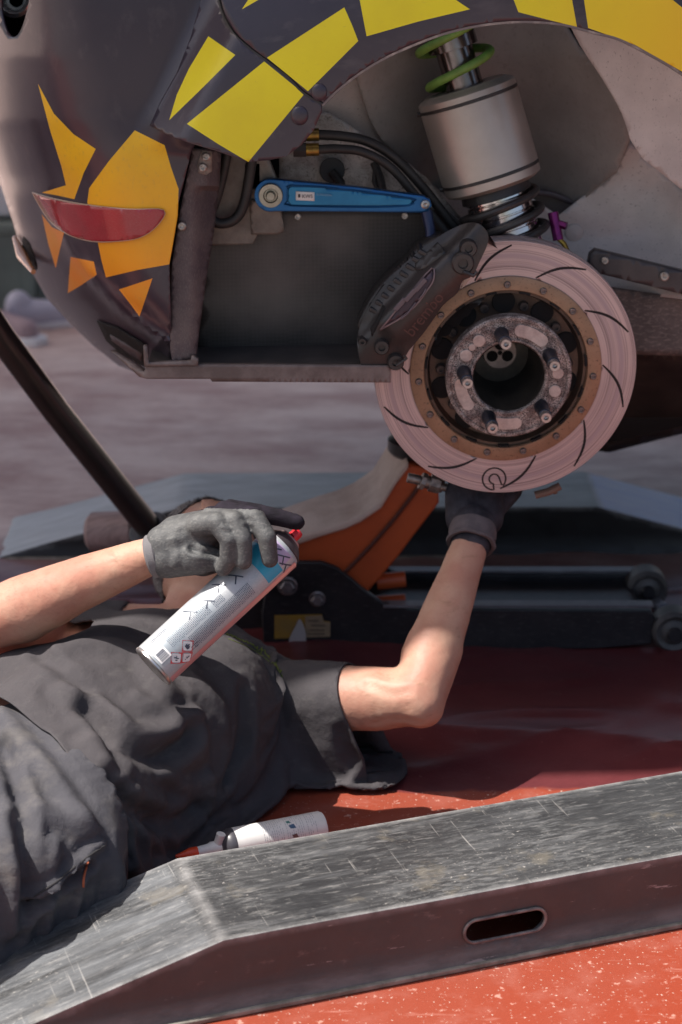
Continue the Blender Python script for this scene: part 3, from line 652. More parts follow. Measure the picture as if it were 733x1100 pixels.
for zz in (z0 + .0185, z1 - .0195):
    mb = MB(); mb.lathe([(r - .0035, zz - .0026), (r + .0008, zz - .0018), (r + .0008, zz + .0018), (r - .0035, zz + .0026)], 72, Mc); mb.build('clamp_ring', black_m, damp)
    mb = MB(); a = R(250 if zz < .1 else 262)
    for aa in (R(-112), ):
        p = Mc @ V((r + .001) * math.cos(aa), (r + .001) * math.sin(aa), zz)
    mb.cyl(p + V(-.004, 0, 0), p + V(.006, 0, .001), .0035, 10); mb.build('clamp_screw', black_m, damp)
mb = MB(); mb.lathe([(.0001, -.16), (.036, -.16), (.036, ts(52)), (.027, ts(53)), (.027, z0 + .01)], 40, Mc); mb.build('piston_rod', mat('dark_chrome', (.30, .26, .25), .2, .9, col2=(.16, .13, .12), scale=20), damp)
pts = [Mc @ V(.049 * math.cos(t), .049 * math.sin(t), z0 + .002 - (6.3 - t) * .0080) for t in [.1 * k - 14 for k in range(204)]]
mb = MB(); mb.tube(pts, .0064, 14); mb.build('green_spring', green, damp)
z2, z3 = z1 + .001, ts(262)
prof = [(.03, z2), (.05, z2), (.052, z2 + .012), (.040, z2 + .016)]
mb = MB(); mb.lathe(prof, 48, Mc); mb.build('spring_seat', black_m, damp)
prof = []; z = z2 + .008
while z < z3 + .02: prof += [(.0440, z), (.0470, z + .0010), (.0472, z + .0080), (.0440, z + .0092)]; z += .0106
mb = MB(); mb.lathe(prof, 56, Mc); mb.build('threaded_sleeve', mat('bright_thread', (.80, .74, .70), .16, 1, col2=(.5, .42, .45), scale=12), damp)
pts = [Mc @ V(.057 * math.cos(t), .057 * math.sin(t), z2 + .014 + t * .0042) for t in [.12 * k for k in range(160)]]
mb = MB(); mb.tube(pts, .0058, 10); mb.build('helper_spring', black_m, damp)
# purple valve and brass elbow behind the disc
mb = MB(); mb.cyl(at(594, 228, 3.0), at(600, 258, 2.99), .0078, 18); mb.cyl(at(592, 238, 3.0), at(609, 243, 2.99), .0058, 6); mb.build('purple_valve', anod, car, smooth=True)
mb = MB(); mb.tube([at(598, 254, 2.99), at(606, 262, 2.985), at(612, 276, 2.985)], .004, 8); mb.build('valve_hose', gold, car)
mb = MB(); M = Matrix.Translation(at(617, 250, 3.12)) @ V(0, -1, 0).to_track_quat('Z', 'Y').to_matrix().to_4x4(); mb.lathe([(.015, -.002), (.013, .003), (.006, .005), (.0001, .0052)], 24, M); mb.build('dome_plug', liner_l, car)

# ---- brake disc
nrm = V(.05, -1, -.02).normalized(); e2 = (V(0, 0, 1) - nrm * nrm.z).normalized(); e1 = e2.cross(nrm)
Mr = Matrix((e1, e2, nrm)).transposed().to_4x4(); Dc = at(543.5, 397, 2.90); MD = Matrix.Translation(Dc) @ Mr
RO, RI = .1905, .1385
def arc_strip(r0, a0, r1, a1, bulge, w, n=14):
    """closed outline of a tapered curved stroke in polar ends"""
    P = []; p0 = V(r0 * math.cos(a0), r0 * math.sin(a0), 0); p1 = V(r1 * math.cos(a1), r1 * math.sin(a1), 0)
    d = (p1 - p0); nn = V(-d.y, d.x, 0).normalized()
    mid = [p0 + d * t + nn * bulge * math.sin(math.pi * t) * d.length for t in [k / n for k in range(n + 1)]]
    L_, R_ = [], []
    for k, m_ in enumerate(mid):
        t = (mid[min(k + 1, n)] - mid[max(k - 1, 0)]).normalized(); q = V(-t.y, t.x, 0); ww = w * (.35 + .65 * math.sin(math.pi * (k / n * .9 + .05)) ** .6) / 2
        L_.append(m_ + q * ww); R_.append(m_ - q * ww)
    return [(p.x, p.y) for p in L_ + R_[::-1]]
slots = [arc_strip(.141, R(74 - 36 * k), .1840, R(53 - 36 * k), .11, .0040) for k in range(10)]
def stroke(P, w):
    P = [V(a, b, 0) for a, b in P]; L_, R_ = [], []
    for k, p in enumerate(P):
        t = (P[min(k + 1, len(P) - 1)] - P[max(k - 1, 0)]).normalized(); q = V(-t.y, t.x, 0); L_.append(p + q * w / 2); R_.append(p - q * w / 2)
    return [(p.x, p.y) for p in L_ + R_[::-1]]
def lg(px_, py_):                                    # pixel on the disc plane -> disc coordinates
    d = ray(px_, py_); o = V(0, 0, CAMH); t = (Dc - o).dot(nrm) / d.dot(nrm); q = MD.inverted() @ (o + d * t); return q.x, q.y
lx, ly = lg(531, 514.5)
oa = [(lx + .0165 * math.cos(a), ly + .0165 * math.sin(a)) for a in [R(-72 + 12.2 * k * -1 + 0) for k in range(0, 29)]]
oa = [(lx + .0172 * math.cos(R(t)), ly + .0172 * math.sin(R(t))) for t in range(-44, 286, 11)]
ia = [(lx + .0078 * math.cos(R(t)), ly + .0078 * math.sin(R(t))) for t in range(-60, 250, 16)]
logo = stroke([ia[0]] + [], .001) if False else stroke([(lx + .0165 * math.cos(R(285)), ly + .0165 * math.sin(R(285))), (lx + .0078 * math.cos(R(246)) + .002, ly + .0078 * math.sin(R(246)) + .001)], .0021)
logos = [stroke(oa, .0030), stroke(ia, .0030), stroke([(ia[0][0] - .0008, ia[0][1] + .001), (oa[0][0] * .55 + oa[0][0] * .45, oa[0][1])], .0020), stroke([(lx - .0005, ly - .0082), (lx + .0050, ly - .0166)], .0020)]
lp = [(lx + .0172 * math.cos(R(t)), ly + .0172 * math.sin(R(t))) for t in range(-40, 280, 10)] + [(lx + .0075 * math.cos(R(t)), ly + .0075 * math.sin(R(t))) for t in range(262, 2, -20)]
lp += [(lp[0][0] - .0015, lp[0][1] + .0012)]
grooves = slots + [stroke(lp, .0026)]
circ = lambda r, n: [(r * math.cos(2 * math.pi * k / n), r * math.sin(2 * math.pi * k / n)) for k in range(n)]
pts, tr = cdt(circ(RO - .001, 150), .012, [], grooves + [circ(RI, 110)])
mb = MB(); mb.add([(x, y, 0) for x, y in pts], tr)
mb.lathe([(RO - .001, 0), (RO, -.0012), (RO, -.013)], 150); mb.lathe([(RO, -.021), (RO, -.034), (RI, -.034), (RI, 0)], 150); mb.lathe([(RO, -.013), (RO - .012, -.013), (RO - .012, -.021), (RO, -.021)], 150)
M = None
me_rot = MB(); rm = rotor_mat(0, 0, None)
disc = mb.build('brake_disc', rm, car, angle=30, M=MD)
pts, tr = cdt(circ(RO - .004, 90), .03, [], [circ(RI + .001, 60)])
mb = MB(); mb.add([(x, y, -.0022) for x, y in pts], tr); mb.build('slot_floor', mat('slot_dark', (.03, .022, .022), .8), disc, M=None)
bpy.data.objects['slot_floor'].matrix_basis = Matrix()
# vanes seen in the rim gap
mb = MB()
for k in range(72):
    Mv = Matrix.Rotation(2 * math.pi * k / 72, 4, 'Z')
    if k == 0: src = MB().box((RO - .012, 0, -.017), (.018, .0022, .0085)).build('cooling_vane', rm, disc, M=Mv)
    else: copyo(src, disc, Mv)
bell = mat('bronze_carrier', (.36, .225, .145), .45, .45, col2=(.27, .165, .105), scale=18, dust=(.10, .07, .05), dscale=60, dlo=.56, dhi=.7, bump=.0003, bscale=80)
hat_m = mat('hat_metal', (.15, .10, .075), .45, .5, col2=(.07, .052, .045), scale=20, dust=(.03, .025, .022), dscale=50)
mb = MB(); mb.lathe([(RI + .0005, -.002), (RI + .0005, .0022), (RI - .001, .003), (.1195, .003), (.1180, .0015), (.1180, -.012)], 110); mb.build('carrier_ring', bell, disc)
# notched gap ring and hat
mb = MB(); mb.lathe([(.1178, -.004), (.1135, -.004), (.1125, -.006), (.110, -.020), (.1085, -.022), (.078, -.024), (.074, -.020), (.072, -.005), (.072, .02)], 110)
hat = mb.build('disc_hat', hat_m, disc)
mb = MB()
for k in range(15):
    M_ = Matrix.Rotation(R(90 - 24 * k - 12), 4, 'Z')
    if k == 0: src = MB().prism([(.1145, -.008), (.1180, -.0075), (.1182, 0), (.1180, .0075), (.1145, .008), (.1155, 0)], -.003, .0032).build('hat_slot', blackest, disc, M=M_)
    else: copyo(src, disc, M_)
mb = MB()
for k in range(10):
    a = R(92 + 36 * k); M_ = Matrix.Translation(V(.0955 * math.cos(a), .0955 * math.sin(a), 0))
    if k == 0: src = MB().lathe([(.0168, -.0225), (.0162, -.0200), (.0150, -.0198), (.0001, -.0198)], 28).build('hat_hole', blackest, disc, M=M_)
    else: copyo(src, disc, M_)
mb = MB()
for k in range(10):
    a = R(110 + 36 * k); M_ = Matrix.Translation(V(.093 * math.cos(a), .093 * math.sin(a), 0))
    if k == 0: src = MB().lathe([(.0075, -.024), (.0072, -.014), (.006, -.0125), (.003, -.0125), (.0028, -.015), (.0001, -.015)], 20).build('hat_boss', mat('boss_dark', (.045, .04, .042), .4, .5, col2=(.09, .07, .065), scale=50), disc, M=M_)
    else: copyo(src, disc, M_)
bolt_me = MB(); bolt_me.lathe([(.0052, .0028), (.0050, .0052), (.0040, .0064), (.0024, .0064), (.0020, .0048), (.0001, .0046)], 16)
bm_mat = mat('bolt_steel', (.22, .185, .18), .4, .7, col2=(.1, .08, .08), scale=200)
src = None
for k in range(15):
    a = R(91 - 24 * k); Mk = Matrix.Translation(V(.1275 * math.cos(a), .1275 * math.sin(a), 0))
    if src is None: src = bolt_me.build('bolt', bm_mat, disc, M=Mk)
    else: copyo(src, disc, Mk)
# hub
hub_m = mat('rusty_hub_face', (.50, .42, .39), .5, .3, col2=(.22, .17, .16), scale=60, detail=8, lo=.42, hi=.56, dust=(.035, .027, .026), dscale=100, dlo=.49, dhi=.57, bump=.0022, bscale=120)
pad_m = mat('clean_hub_pad', (.64, .51, .46), .5, .2, col2=(.44, .33, .30), scale=60, dust=(.16, .11, .10), dscale=130, dlo=.60, dhi=.68, bump=.0006, bscale=120)
HZ = .038
hub = bpy.data.objects.new('wheel_hub', None)
mb = MB()
mb.lathe([(.0725, -.02), (.0725, .016), (.088, .017), (.0905, .020), (.0905, HZ - .002), (.0885, HZ), (.0845, HZ - .0002), (.0835, HZ - .0022), (.0575, HZ - .0022), (.0565, HZ), (.0535, HZ), (.0515, HZ - .003), (.0505, HZ - .035), (.049, HZ - .075), (.044, HZ - .12), (.040, HZ - .122), (.0001, HZ - .122)], 96)
hub = mb.build('wheel_hub', hub_m, car, M=MD); 
mb = MB(); mb.lathe([(.0505, HZ - .004), (.0500, HZ - .036), (.0485, HZ - .076), (.0435, HZ - .1195), (.0001, HZ - .120)], 72); mb.build('hub_bore', mat('bore', (.07, .06, .05), .35, .4, col2=(.03, .027, .025), scale=30), hub)
def hp(px_, py_):
    d = ray(px_, py_); o = V(0, 0, CAMH); pl = Dc + nrm * HZ; t = (pl - o).dot(nrm) / d.dot(nrm); q = MD.inverted() @ (o + d * t); return q.x, q.y
HX, HY = 0, 0
def slot_pad(a0, a1, w, r=.0705):
    n = max(2, int(abs(a1 - a0) / 4)); P = [(r * math.cos(R(a0 + (a1 - a0) * k / n)), r * math.sin(R(a0 + (a1 - a0) * k / n))) for k in range(n + 1)]
    st = stroke(P, w); out = []
    def cap(c, ang): return [(c[0] + w / 2 * math.cos(R(ang + t)), c[1] + w / 2 * math.sin(R(ang + t))) for t in range(-80, 81, 20)]
    h = len(P); L_ = st[:h]; R_ = st[h:]
    s = 1 if a1 > a0 else -1
    return L_ + cap(P[-1], a1 + 90 * s)[::-1] + R_ + cap(P[0], a0 - 90 * s)[::-1]
mb = MB()
for a0, a1, w in ((78, 50, .0175), (-80, -108, .0165), (-145, -172, .0165)):
    P = slot_pad(min(a0, a1), max(a0, a1), w); n = len(P)
    MB().prism(P, HZ - .003, HZ + .0002).build('hub_pad', pad_m, hub, angle=30)
for a, rr in ((129, .0088), (152, .0088), (4, .0082), (-18, .0088), (140, .0050)):
    M_ = Matrix.Translation(V(.0705 * math.cos(R(a)), .0705 * math.sin(R(a)), 0)); MB().lathe([(rr, HZ - .003), (rr, HZ), (rr - .0006, HZ + .0004), (.0001, HZ + .0004)], 24, M_).build('hub_pad', pad_m, hub, angle=30)
stud_m = mat('blued_stud', (.035, .04, .065), .33, .7, col2=(.07, .065, .07), scale=80)
mb = MB(); mb.lathe([(.0105, HZ - .004), (.0105, HZ + .004), (.0092, HZ + .006), (.0092, HZ + .040), (.0080, HZ + .0405)], 24)
mb.lathe([(.0105, HZ - .002), (.0105, HZ - .0016), (.0085, HZ - .0014)], 24)
m2 = MB(); m2.lathe([(.0080, HZ + .040), (.0080, HZ + .050), (.0072, HZ + .0515), (.0036, HZ + .0515), (.0032, HZ + .046), (.0001, HZ + .045)], 24)
s1 = s2 = None
tip_m = mat('stud_tip', (.50, .44, .42), .3, .8, col2=(.3, .25, .24), scale=150)
for k in range(5):
    a = R(101 - 72 * k); Mk = Matrix.Translation(V(.0655 * math.cos(a), .0655 * math.sin(a), 0))
    if s1 is None: s1 = mb.build('wheel_stud', stud_m, hub, M=Mk); s2 = m2.build('stud_tip', tip_m, hub, M=Mk)
    else: copyo(s1, hub, Mk); copyo(s2, hub, Mk)
# axle end at the back of the bore: round plate with three dark lobes
mb = MB(); Mx_ = Matrix.Translation(V(.0005, .003, HZ - .119))
mb.lathe([(.0255, -.004), (.0255, .004), (.024, .006), (.0001, .006)], 40, Mx_); mb.build('axle_end', pad_m, hub)
mb = MB()
for a in (90, 205, -25):
    MB().lathe([(.0085, .0065), (.0001, .0068)], 20, Mx_ @ Matrix.Translation(V(.0125 * math.cos(R(a)), .0125 * math.sin(R(a)), 0))).build('axle_recess', blackest, hub)
mb.lathe([(.0035, .007), (.0001, .0075)], 14, Mx_)
mb.build('axle_recess', blackest, hub)
# dark upright / hub carrier behind
mb = MB(); mb.lathe([(.0001, -.10), (.10, -.10), (.112, -.085), (.112, -.036), (.07, -.035)], 48); mb.build('upright', black_m, car, M=MD)
mb = MB(); mb.tube([MD @ V(-.03, .08, -.07), MD @ V(-.02, .17, -.08), ax1 + axd * .03], .022, 14); mb.tube([MD @ V(0, -.1, -.07), MD @ V(-.03, -.155, -.05)], .02, 12); mb.build('upright_arm', black_m, car)
mb = MB()
for (x0, y0, x1, y1, r_) in ((438, 513, 452, 516, .0075), (452, 516, 457, 518, .0135), (457, 517, 476, 523, .010), (462, 518, 473, 521, .0145), (476, 523, 488, 526, .0065)):
    mb.cyl(at(x0, y0, 2.955), at(x1, y1, 2.955), r_, 8 if r_ > .013 else 16)
mb.build('ball_joint_bolt', mat('dirty_steel', (.33, .28, .26), .42, .7, col2=(.15, .12, .11), scale=80), car)
mb = MB(); mb.tube([at(575, 532, 2.94), at(590, 528, 2.94), at(602, 522, 2.94)], .006, 10); mb.cyl(at(594, 522, 2.945), at(597, 530, 2.945), .004, 10); mb.build('retaining_clip', mat('rust_clip', (.2, .12, .09), .6), car)

# ---- caliper
cal_m = mat('caliper_metal', (.036, .031, .031), .36, .3, col2=(.06, .05, .048), scale=14, dust=(.035, .03, .03), dscale=40, dlo=.5, dhi=.75, bump=.0004, bscale=70)
cal_out = sl2([(386, 384), (384, 362), (392, 338), (410, 310), (430, 288), (452, 268), (478, 250), (500, 240), (514, 240), (524, 250), (524, 262), (516, 280), (508, 296), (497, 302), (492, 314), (476, 328), (468, 340), (455, 358), (440, 376), (432, 388), (418, 396), (402, 409), (393, 408), (386, 384)], 3)[:-1]
def Ycal(x, y):
    ux, uy = (x - 455) * .70 + (y - 320) * -.71, (x - 455) * .71 + (y - 320) * .70      # along / across the caliper
    edge = 1
    c = 2.838 + .00002 * uy * uy * .35 + .0000012 * ux * ux
    c -= .012 * sm(30, 10, abs(uy + 4)) * sm(62, 48, abs(ux + 0)) * .6
    c += .014 * sm(10, 26, uy * -1)
    return c
cal = panel('brake_caliper', cal_out, Ycal, cal_m, car, 5, thick=.115, angle=50)
cal['label'] = 'grimy dark brown six-piston caliper'
bv = cal.modifiers.new('bevel', 'BEVEL'); bv.width = .004; bv.segments = 3; bv.limit_method = 'ANGLE'; bv.angle_limit = R(55)
win = [(409, 354), (422, 338), (440, 316), (464, 288), (466, 300), (459, 312), (446, 329), (430, 342), (418, 349)]
panel('caliper_window', win, lambda x, y: Ycal(x, y) - .003, mat('window_plate', (.07, .045, .06), .3, .5, col2=(.05, .035, .045), scale=30), cal, 5, thick=.003)
mb = MB(); mb.tube([at(x, y, Ycal(x, y) - .0035) for x, y in sl2(win + win[:1], 3)], .0014, 6, caps=False); mb.build('window_edge', mat('edge_worn', (.22, .16, .17), .35, .5), cal)
mb = MB()
for (x, y) in ((430, 327), (441, 317), (452, 306)):
    mb.box((0, 0, 0), (.022, .004, .007), Matrix.Translation(at(x, y, Ycal(x, y) - .005)) @ Matrix.Rotation(R(-50), 4, 'Y'))
mb.tube([at(x, y, Ycal(x, y) - .006) for x, y in ((431, 343), (438, 337), (447, 325))], .0016, 6); mb.tube([at(x, y, Ycal(x, y) - .006) for x, y in ((450, 322), (455, 316), (458, 310))], .0016, 6)
mb.build('window_ridge', mat('ridge_m', (.13, .10, .115), .35, .4), cal, bevel=.001)
# finned outer bridge on the far side
mb = MB()
for k in range(9):
    t = k / 8; x, y = 402 + 52 * t, 328 - 62 * t
    MB().box((0, 0, 0), (.030, .045, .0065), Matrix.Translation(at(x + 5, y + 5, 2.878)) @ Matrix.Rotation(R(28), 4, 'Y')).build('caliper_rib', cal_m, cal, bevel=.0015)
panel('caliper_bridge', sl2([(384, 350), (398, 322), (418, 298), (440, 278), (447, 268), (470, 256), (474, 262), (440, 290), (410, 320), (396, 345), (390, 360), (384, 350)], 2)[:-1], 2.885, cal_m, cal, 6, thick=.05)
panel('caliper_slot', [(398, 352), (404, 344), (411, 327), (414, 330), (404, 352), (399, 361)], lambda x, y: Ycal(x, y) - .002, blackest, cal, 5, thick=.003)
panel('caliper_bridge_bar', [(446, 283), (470, 260), (476, 266), (478, 270), (455, 288), (446, 290)], lambda x, y: Ycal(x, y) - .004, black_m, cal, 5, thick=.012)
panel('brake_pad', [(497, 302), (502, 298), (507, 297), (496, 312), (494, 316)], 2.893, mat('pad_backing', (.6, .46, .38), .5), cal, 3, thick=.004)
for (x, y, r_) in ((503, 266, .0125), (497, 282, .016), (425, 388, .012), (389, 366, .006), (410, 372, .011)):
    mb = MB(); M_ = Matrix.Translation(at(x, y, Ycal(x, y) - .001)) @ V(.05, -1, 0).to_track_quat('Z', 'Y').to_matrix().to_4x4()
    mb.lathe([(r_, -.006), (r_, .006), (r_ * .85, .009), (r_ * .45, .009), (r_ * .4, .005), (.0001, .005)], 24, M_); mb.build('caliper_bolt', cal_m, cal)
mb = MB(); mb.tube([at(x, y, 2.832) for x, y in ((426, 393), (433, 388), (437, 385), (434, 382))], .0022, 8); mb.build('pad_pin', black_m, cal); mb = MB(); mb.tube([at(x, y, 2.828) for x, y in ((498, 292), (509, 296), (513, 292))], .003, 8); mb.build('pad_pin', black_m, cal)
tv, tf = text2d('brembo', .025)
p0, p1 = at(440, 366, 2.825), at(484, 312, 2.825)
tdir = (p1 - p0).normalized(); tn = V(0, -1, 0); tu = tn.cross(tdir) * -1
if tu.z < 0: tu = -tu
mb = MB(); mc = at(456, 338, 2.825)
def onc(v):
    q = mc + tdir * v[0] * .92 + tu * v[1] * .95
    d = (q - V(0, 0, CAMH)); t = d / d.y; x = 366.5 + FPX * (d.x / (d.y * cP - d.z * sP)); y = 550 - FPX * ((d.y * sP + d.z * cP) / (d.y * cP - d.z * sP))
    return at(x, y, Ycal(x, y) - .0006)
mb.add([onc(v) for v in tv], tf); mb.build('caliper_lettering', mat('worn_red_letters', (.12, .065, .058), .5, col2=(.07, .045, .042), scale=150), cal, smooth=False)

# ---- the rest of the body, above and behind the frame
def shell_box(name, x0, x1, y0, y1, z0, z1, m, bev=.12):
    mb = MB(); mb.box(((x0 + x1) / 2, (y0 + y1) / 2, (z0 + z1) / 2), (x1 - x0, y1 - y0, z1 - z0)); o = mb.build(name, m, car, smooth=False, bevel=bev); o.modifiers[0].segments = 5; return o
shell_box('body_shell', -.50, 3.9, 2.83, 4.64, 1.27, 1.42, purple, .05)
shell_box('cabin', .5, 2.4, 2.95, 4.5, 1.40, 1.78, purple, .12)
shell_box('floor_pan', -.30, 3.7, 3.30, 4.55, .575, .70, mat('pan', (.05, .042, .04), .6), .02)
shell_box('front_body', 1.0, 3.8, 2.80, 4.6, .58, 1.30, purple, .06)
shell_box('far_side', -.25, 3.8, 4.5, 4.64, .70, 1.30, purple, .04)
shell_box('rear_inner', -.28, -.24, 3.3, 4.5, .70, 1.27, blackest, .01)

# ------------------------------------------------------------------ floor jack
jk = thing('floor_jack', 'low black floor jack with a raised orange lifting arm and long black handle', 'jack', V(.15, 3.3, 0))
jm = mat('jack_black', (.014, .013, .016), .36, col2=(.028, .025, .028), scale=12, dust=(.11, .095, .095), dscale=40, dlo=.55, dhi=.8, bump=.0004, bscale=60)
jo = mat('jack_orange', (.56, .10, .028), .42, col2=(.46, .08, .025), scale=10, dust=(.3, .12, .08), dscale=50, dlo=.6, dhi=.8)
jd = mat('jack_pale_top', (.66, .50, .43), .6, col2=(.50, .34, .28), scale=16, dust=(.2, .12, .1), dscale=50)
def plate(name, P, Y, th, m, par, bev=.002): 
    a = [at(x, y, Y) for x, y in P]; mb = MB(); n = len(a)
    mb.v = [tuple(p) for p in a] + [tuple(p + V(0, th, 0)) for p in a]; mb.f = [tuple(range(n)), tuple(range(n, 2 * n))[::-1]] + [(i, (i + 1) % n, (i + 1) % n + n, i + n) for i in range(n)]; mb.mi = [0] * len(mb.f)
    return mb.build(name, m, par, bevel=bev)
nearp = [(284, 700), (281, 660), (286, 630), (298, 612), (318, 604), (346, 604), (362, 610), (378, 622), (394, 636), (412, 648), (440, 655), (520, 655), (700, 656), (704, 664), (700, 692), (640, 697), (500, 699)]
plate('side_plate', nearp, 3.19, .012, jm, jk)
plate('side_plate', [(x + 8, y - 38) for x, y in [(284, 692), (281, 660), (298, 618), (346, 612), (378, 630), (412, 650), (440, 655), (690, 656), (694, 664), (690, 686), (500, 690)]], 3.40, .012, jm, jk)
# top flanges (worn light edge)
for (P0, P1, Y) in (((412, 649), (702, 655), 3.186), ((420, 612), (695, 618), 3.396)):
    mb = MB(); a, b = at(*P0, Y), at(*P1, Y); mb.box(((a.x + b.x) / 2, Y + .012, (a.z + b.z) / 2), (b.x - a.x, .024, .005)); mb.build('top_flange', mat('flange_m', (.10, .092, .105), .35, col2=(.16, .15, .165), scale=20), jk, bevel=.001)
mb = MB(); mb.box((.2, 3.30, .035), (.62, .19, .02)); mb.build('base_plate', jm, jk, bevel=.002)
# rollers
tyre = mat('jack_wheel', (.05, .045, .045), .5, col2=(.1, .09, .088), scale=20)
for (x, y, Y, r_, w_) in ((722, 682, 3.20, .036, .05), (694, 634, 3.385, .036, .05)):
    c = at(x, y, Y); c.z = max(c.z, r_ + .003); M_ = Matrix.Translation(c) @ V(0, 1, 0).to_track_quat('Z', 'Y').to_matrix().to_4x4()
    mb = MB(); mb.lathe([(.0001, -w_ / 2 + .006), (.012, -w_ / 2), (.018, -w_ / 2 + .002), (.022, -w_ / 2 + .006), (r_ - .006, -w_ / 2 + .001), (r_, -w_ / 2 + .008), (r_, w_ / 2 - .008), (r_ - .006, w_ / 2), (.0001, w_ / 2)], 36, M_); wq = mb.build('front_roller', tyre, jk)
    mb = MB(); mb.lathe([(.013, -w_ / 2 - .004), (.011, -w_ / 2 - .007), (.0001, -w_ / 2 - .007)], 20, M_); mb.build('roller_hub', jm, wq)
mb = MB(); mb.cyl(at(714, 655, 3.26), at(704, 648, 3.36), .011, 16); mb.build('axle', mat('axle_m', (.25, .25, .3), .35, .6), jk)
# lifting arm: orange box section rising to the right
armp = [(296, 588), (320, 579), (348, 569), (370, 563), (389, 555), (411, 540), (427, 514), (439, 499), (470, 505), (472, 540), (452, 566), (428, 598), (408, 622), (392, 640), (352, 640), (310, 640)]
a_ = plate('lifting_arm', armp, 3.235, .11, jo, jk, .004)
# pale tan top flange of the arm
tp = [(294, 588), (320, 578.5), (348, 568.5), (370, 562), (388, 554), (410, 539), (426, 513), (439, 496)]
mb = MB(); vs = []; fs = []
for (x, y) in tp: p = at(x, y, 3.228); vs += [p, p + V(-.012 , .15, .006), p + V(-.012, .15, -.006), p + V(0, 0, -.012)]
for i in range(len(tp) - 1):
    for j in range(4): a = i * 4 + j; fs.append((i * 4 + j, i * 4 + (j + 1) % 4, i * 4 + 4 + (j + 1) % 4, i * 4 + 4 + j))
fs += [(0, 1, 2, 3), (len(vs) - 4, len(vs) - 3, len(vs) - 2, len(vs) - 1)]
mb.add(vs, fs).build('arm_top', jd, a_, bevel=.003)
mb = MB(); mb.tube([at(x, y, 3.232) for x, y in ((352, 632), (372, 614), (400, 585), (425, 556), (445, 530), (455, 515))], .0035, 8); mb.build('arm_groove', mat('groove_dark', (.09, .02, .012), .6), a_)
mb = MB(); p = at(452, 486, 3.30); mb.lathe([(.0001, 0), (.05, 0), (.055, .006), (.055, .024), (.04, .03), (.0001, .03)], 28, Matrix.Translation(p)); mb.build('saddle', jm, a_)
for (P0, P1, r_) in (((405, 625), (436, 622), .014), ((404, 648), (436, 646), .013)):
    mb = MB(); mb.cyl(at(*P0, 3.27), at(*P1, 3.27), r_, 14); mb.build('linkage', jo, jk)
# bolts, warning sticker
for (x, y, r_) in ((309, 629, .0165), (341, 643, .0135)):
    mb = MB(); M_ = Matrix.Translation(at(x, y, 3.188)) @ V(0, -1, 0).to_track_quat('Z', 'Y').to_matrix().to_4x4()
    mb.lathe([(r_, 0), (r_, .003), (r_ * .8, .004)], 28, M_); mb.lathe([(r_ * .78, .003), (r_ * .74, .011), (r_ * .6, .013), (.0001, .013)], 6, M_); mb.build('pivot_bolt', mat('bolt_dusty', (.30, .26, .27), .4, .6, col2=(.2, .17, .18), scale=100), jk, smooth=False)
stk = plate('warning_sticker', [(295, 661), (346, 660), (348, 667), (355, 668), (355, 684), (295, 686)], 3.1885, .001, mat('amber_sticker', (.34, .19, .03), .5, col2=(.26, .16, .05), scale=40), jk, 0)
plate('faded_sticker', [(328, 662), (346, 661), (348, 668), (355, 669), (355, 684), (328, 685)], 3.1875, .0008, mat('worn_sticker', (.33, .24, .15), .6, col2=(.25, .18, .12), scale=60), jk, 0)
mb = MB()
for (x, y, w_) in ((337, 667, 12), (342, 672, 16), (341, 677, 18), (340, 681, 20)): mb.box(tuple(at(x, y, 3.1868)), (w_ / 700, .0006, .0022))
mb.build('sticker_print', mat('sticker_ink', (.14, .10, .07), .6), jk, smooth=False)
plate('torn_label', sl2([(319, 694), (311, 693), (311, 686), (318, 672), (322, 665), (327, 674), (329, 688), (324, 693), (319, 694)], 2)[:-1], 3.186, .0008, mat('torn_white', (.42, .38, .38), .6), jk, 0)
# handle and its socket
hb = at(168, 572, 3.33)
mb = MB(); mb.tube([at(-120, 176, 3.05), at(0, 360, 3.16), at(60, 441, 3.22), at(166, 574, 3.32)], [.0225, .0225, .0225, .0225], 24); mb.build('jack_handle', mat('handle_black', (.022, .018, .017), .28, col2=(.03, .024, .022), scale=10, coat=.3), jk)
mb = MB(); mb.cyl(at(158, 566, 3.31), at(196, 616, 3.36), .036, 20); mb.box(tuple(at(240, 640, 3.33)), (.20, .16, .10)); mb.build('handle_socket', jm, jk, bevel=.004)
mb = MB(); mb.cyl(at(96, 572, 3.42), at(150, 570, 3.40), .036, 24, .008); mb.build('rear_caster', mat('dusty_caster', (.36, .25, .235), .6, col2=(.22, .15, .14), scale=30, stretch=((1, 6, 1),)), jk)
mb = MB(); mb.cyl(at(150, 570, 3.40), at(200, 590, 3.37), .016, 14); mb.box(tuple(at(122, 600, 3.42)), (.05, .05, .05)); mb.build('caster_bracket', jm, jk)

# ------------------------------------------------------------------ the mechanic
def capsule(mb, p0, r0, p1, r1, n=20, flat=None):
    p0, p1 = Vector(p0), Vector(p1); d = p1 - p0; L = max(d.length, 1e-5); q = d.to_track_quat('Z', 'Y').to_matrix().to_4x4()
    prof = [(max(.0002, r0 * math.cos(a)), r0 * math.sin(a)) for a in [-math.pi / 2 + math.pi / 2 * k / 6 for k in range(7)]]
    prof += [(max(.0002, r1 * math.cos(a)), L + r1 * math.sin(a)) for a in [math.pi / 2 * k / 6 for k in range(7)]]
    M_ = Matrix.Translation(p0) @ q; m2 = MB(); m2.lathe(prof, n, M_)
    if flat:                                        # flat = (axis, factor): squash about the capsule's middle
        ax, f = Vector(flat[0]).normalized(), flat[1]; c = (p0 + p1) / 2
        m2.v = [tuple(Vector(v) - ax * ((Vector(v) - c).dot(ax) * (1 - f))) for v in m2.v]
    mb.add(m2.v, m2.f)
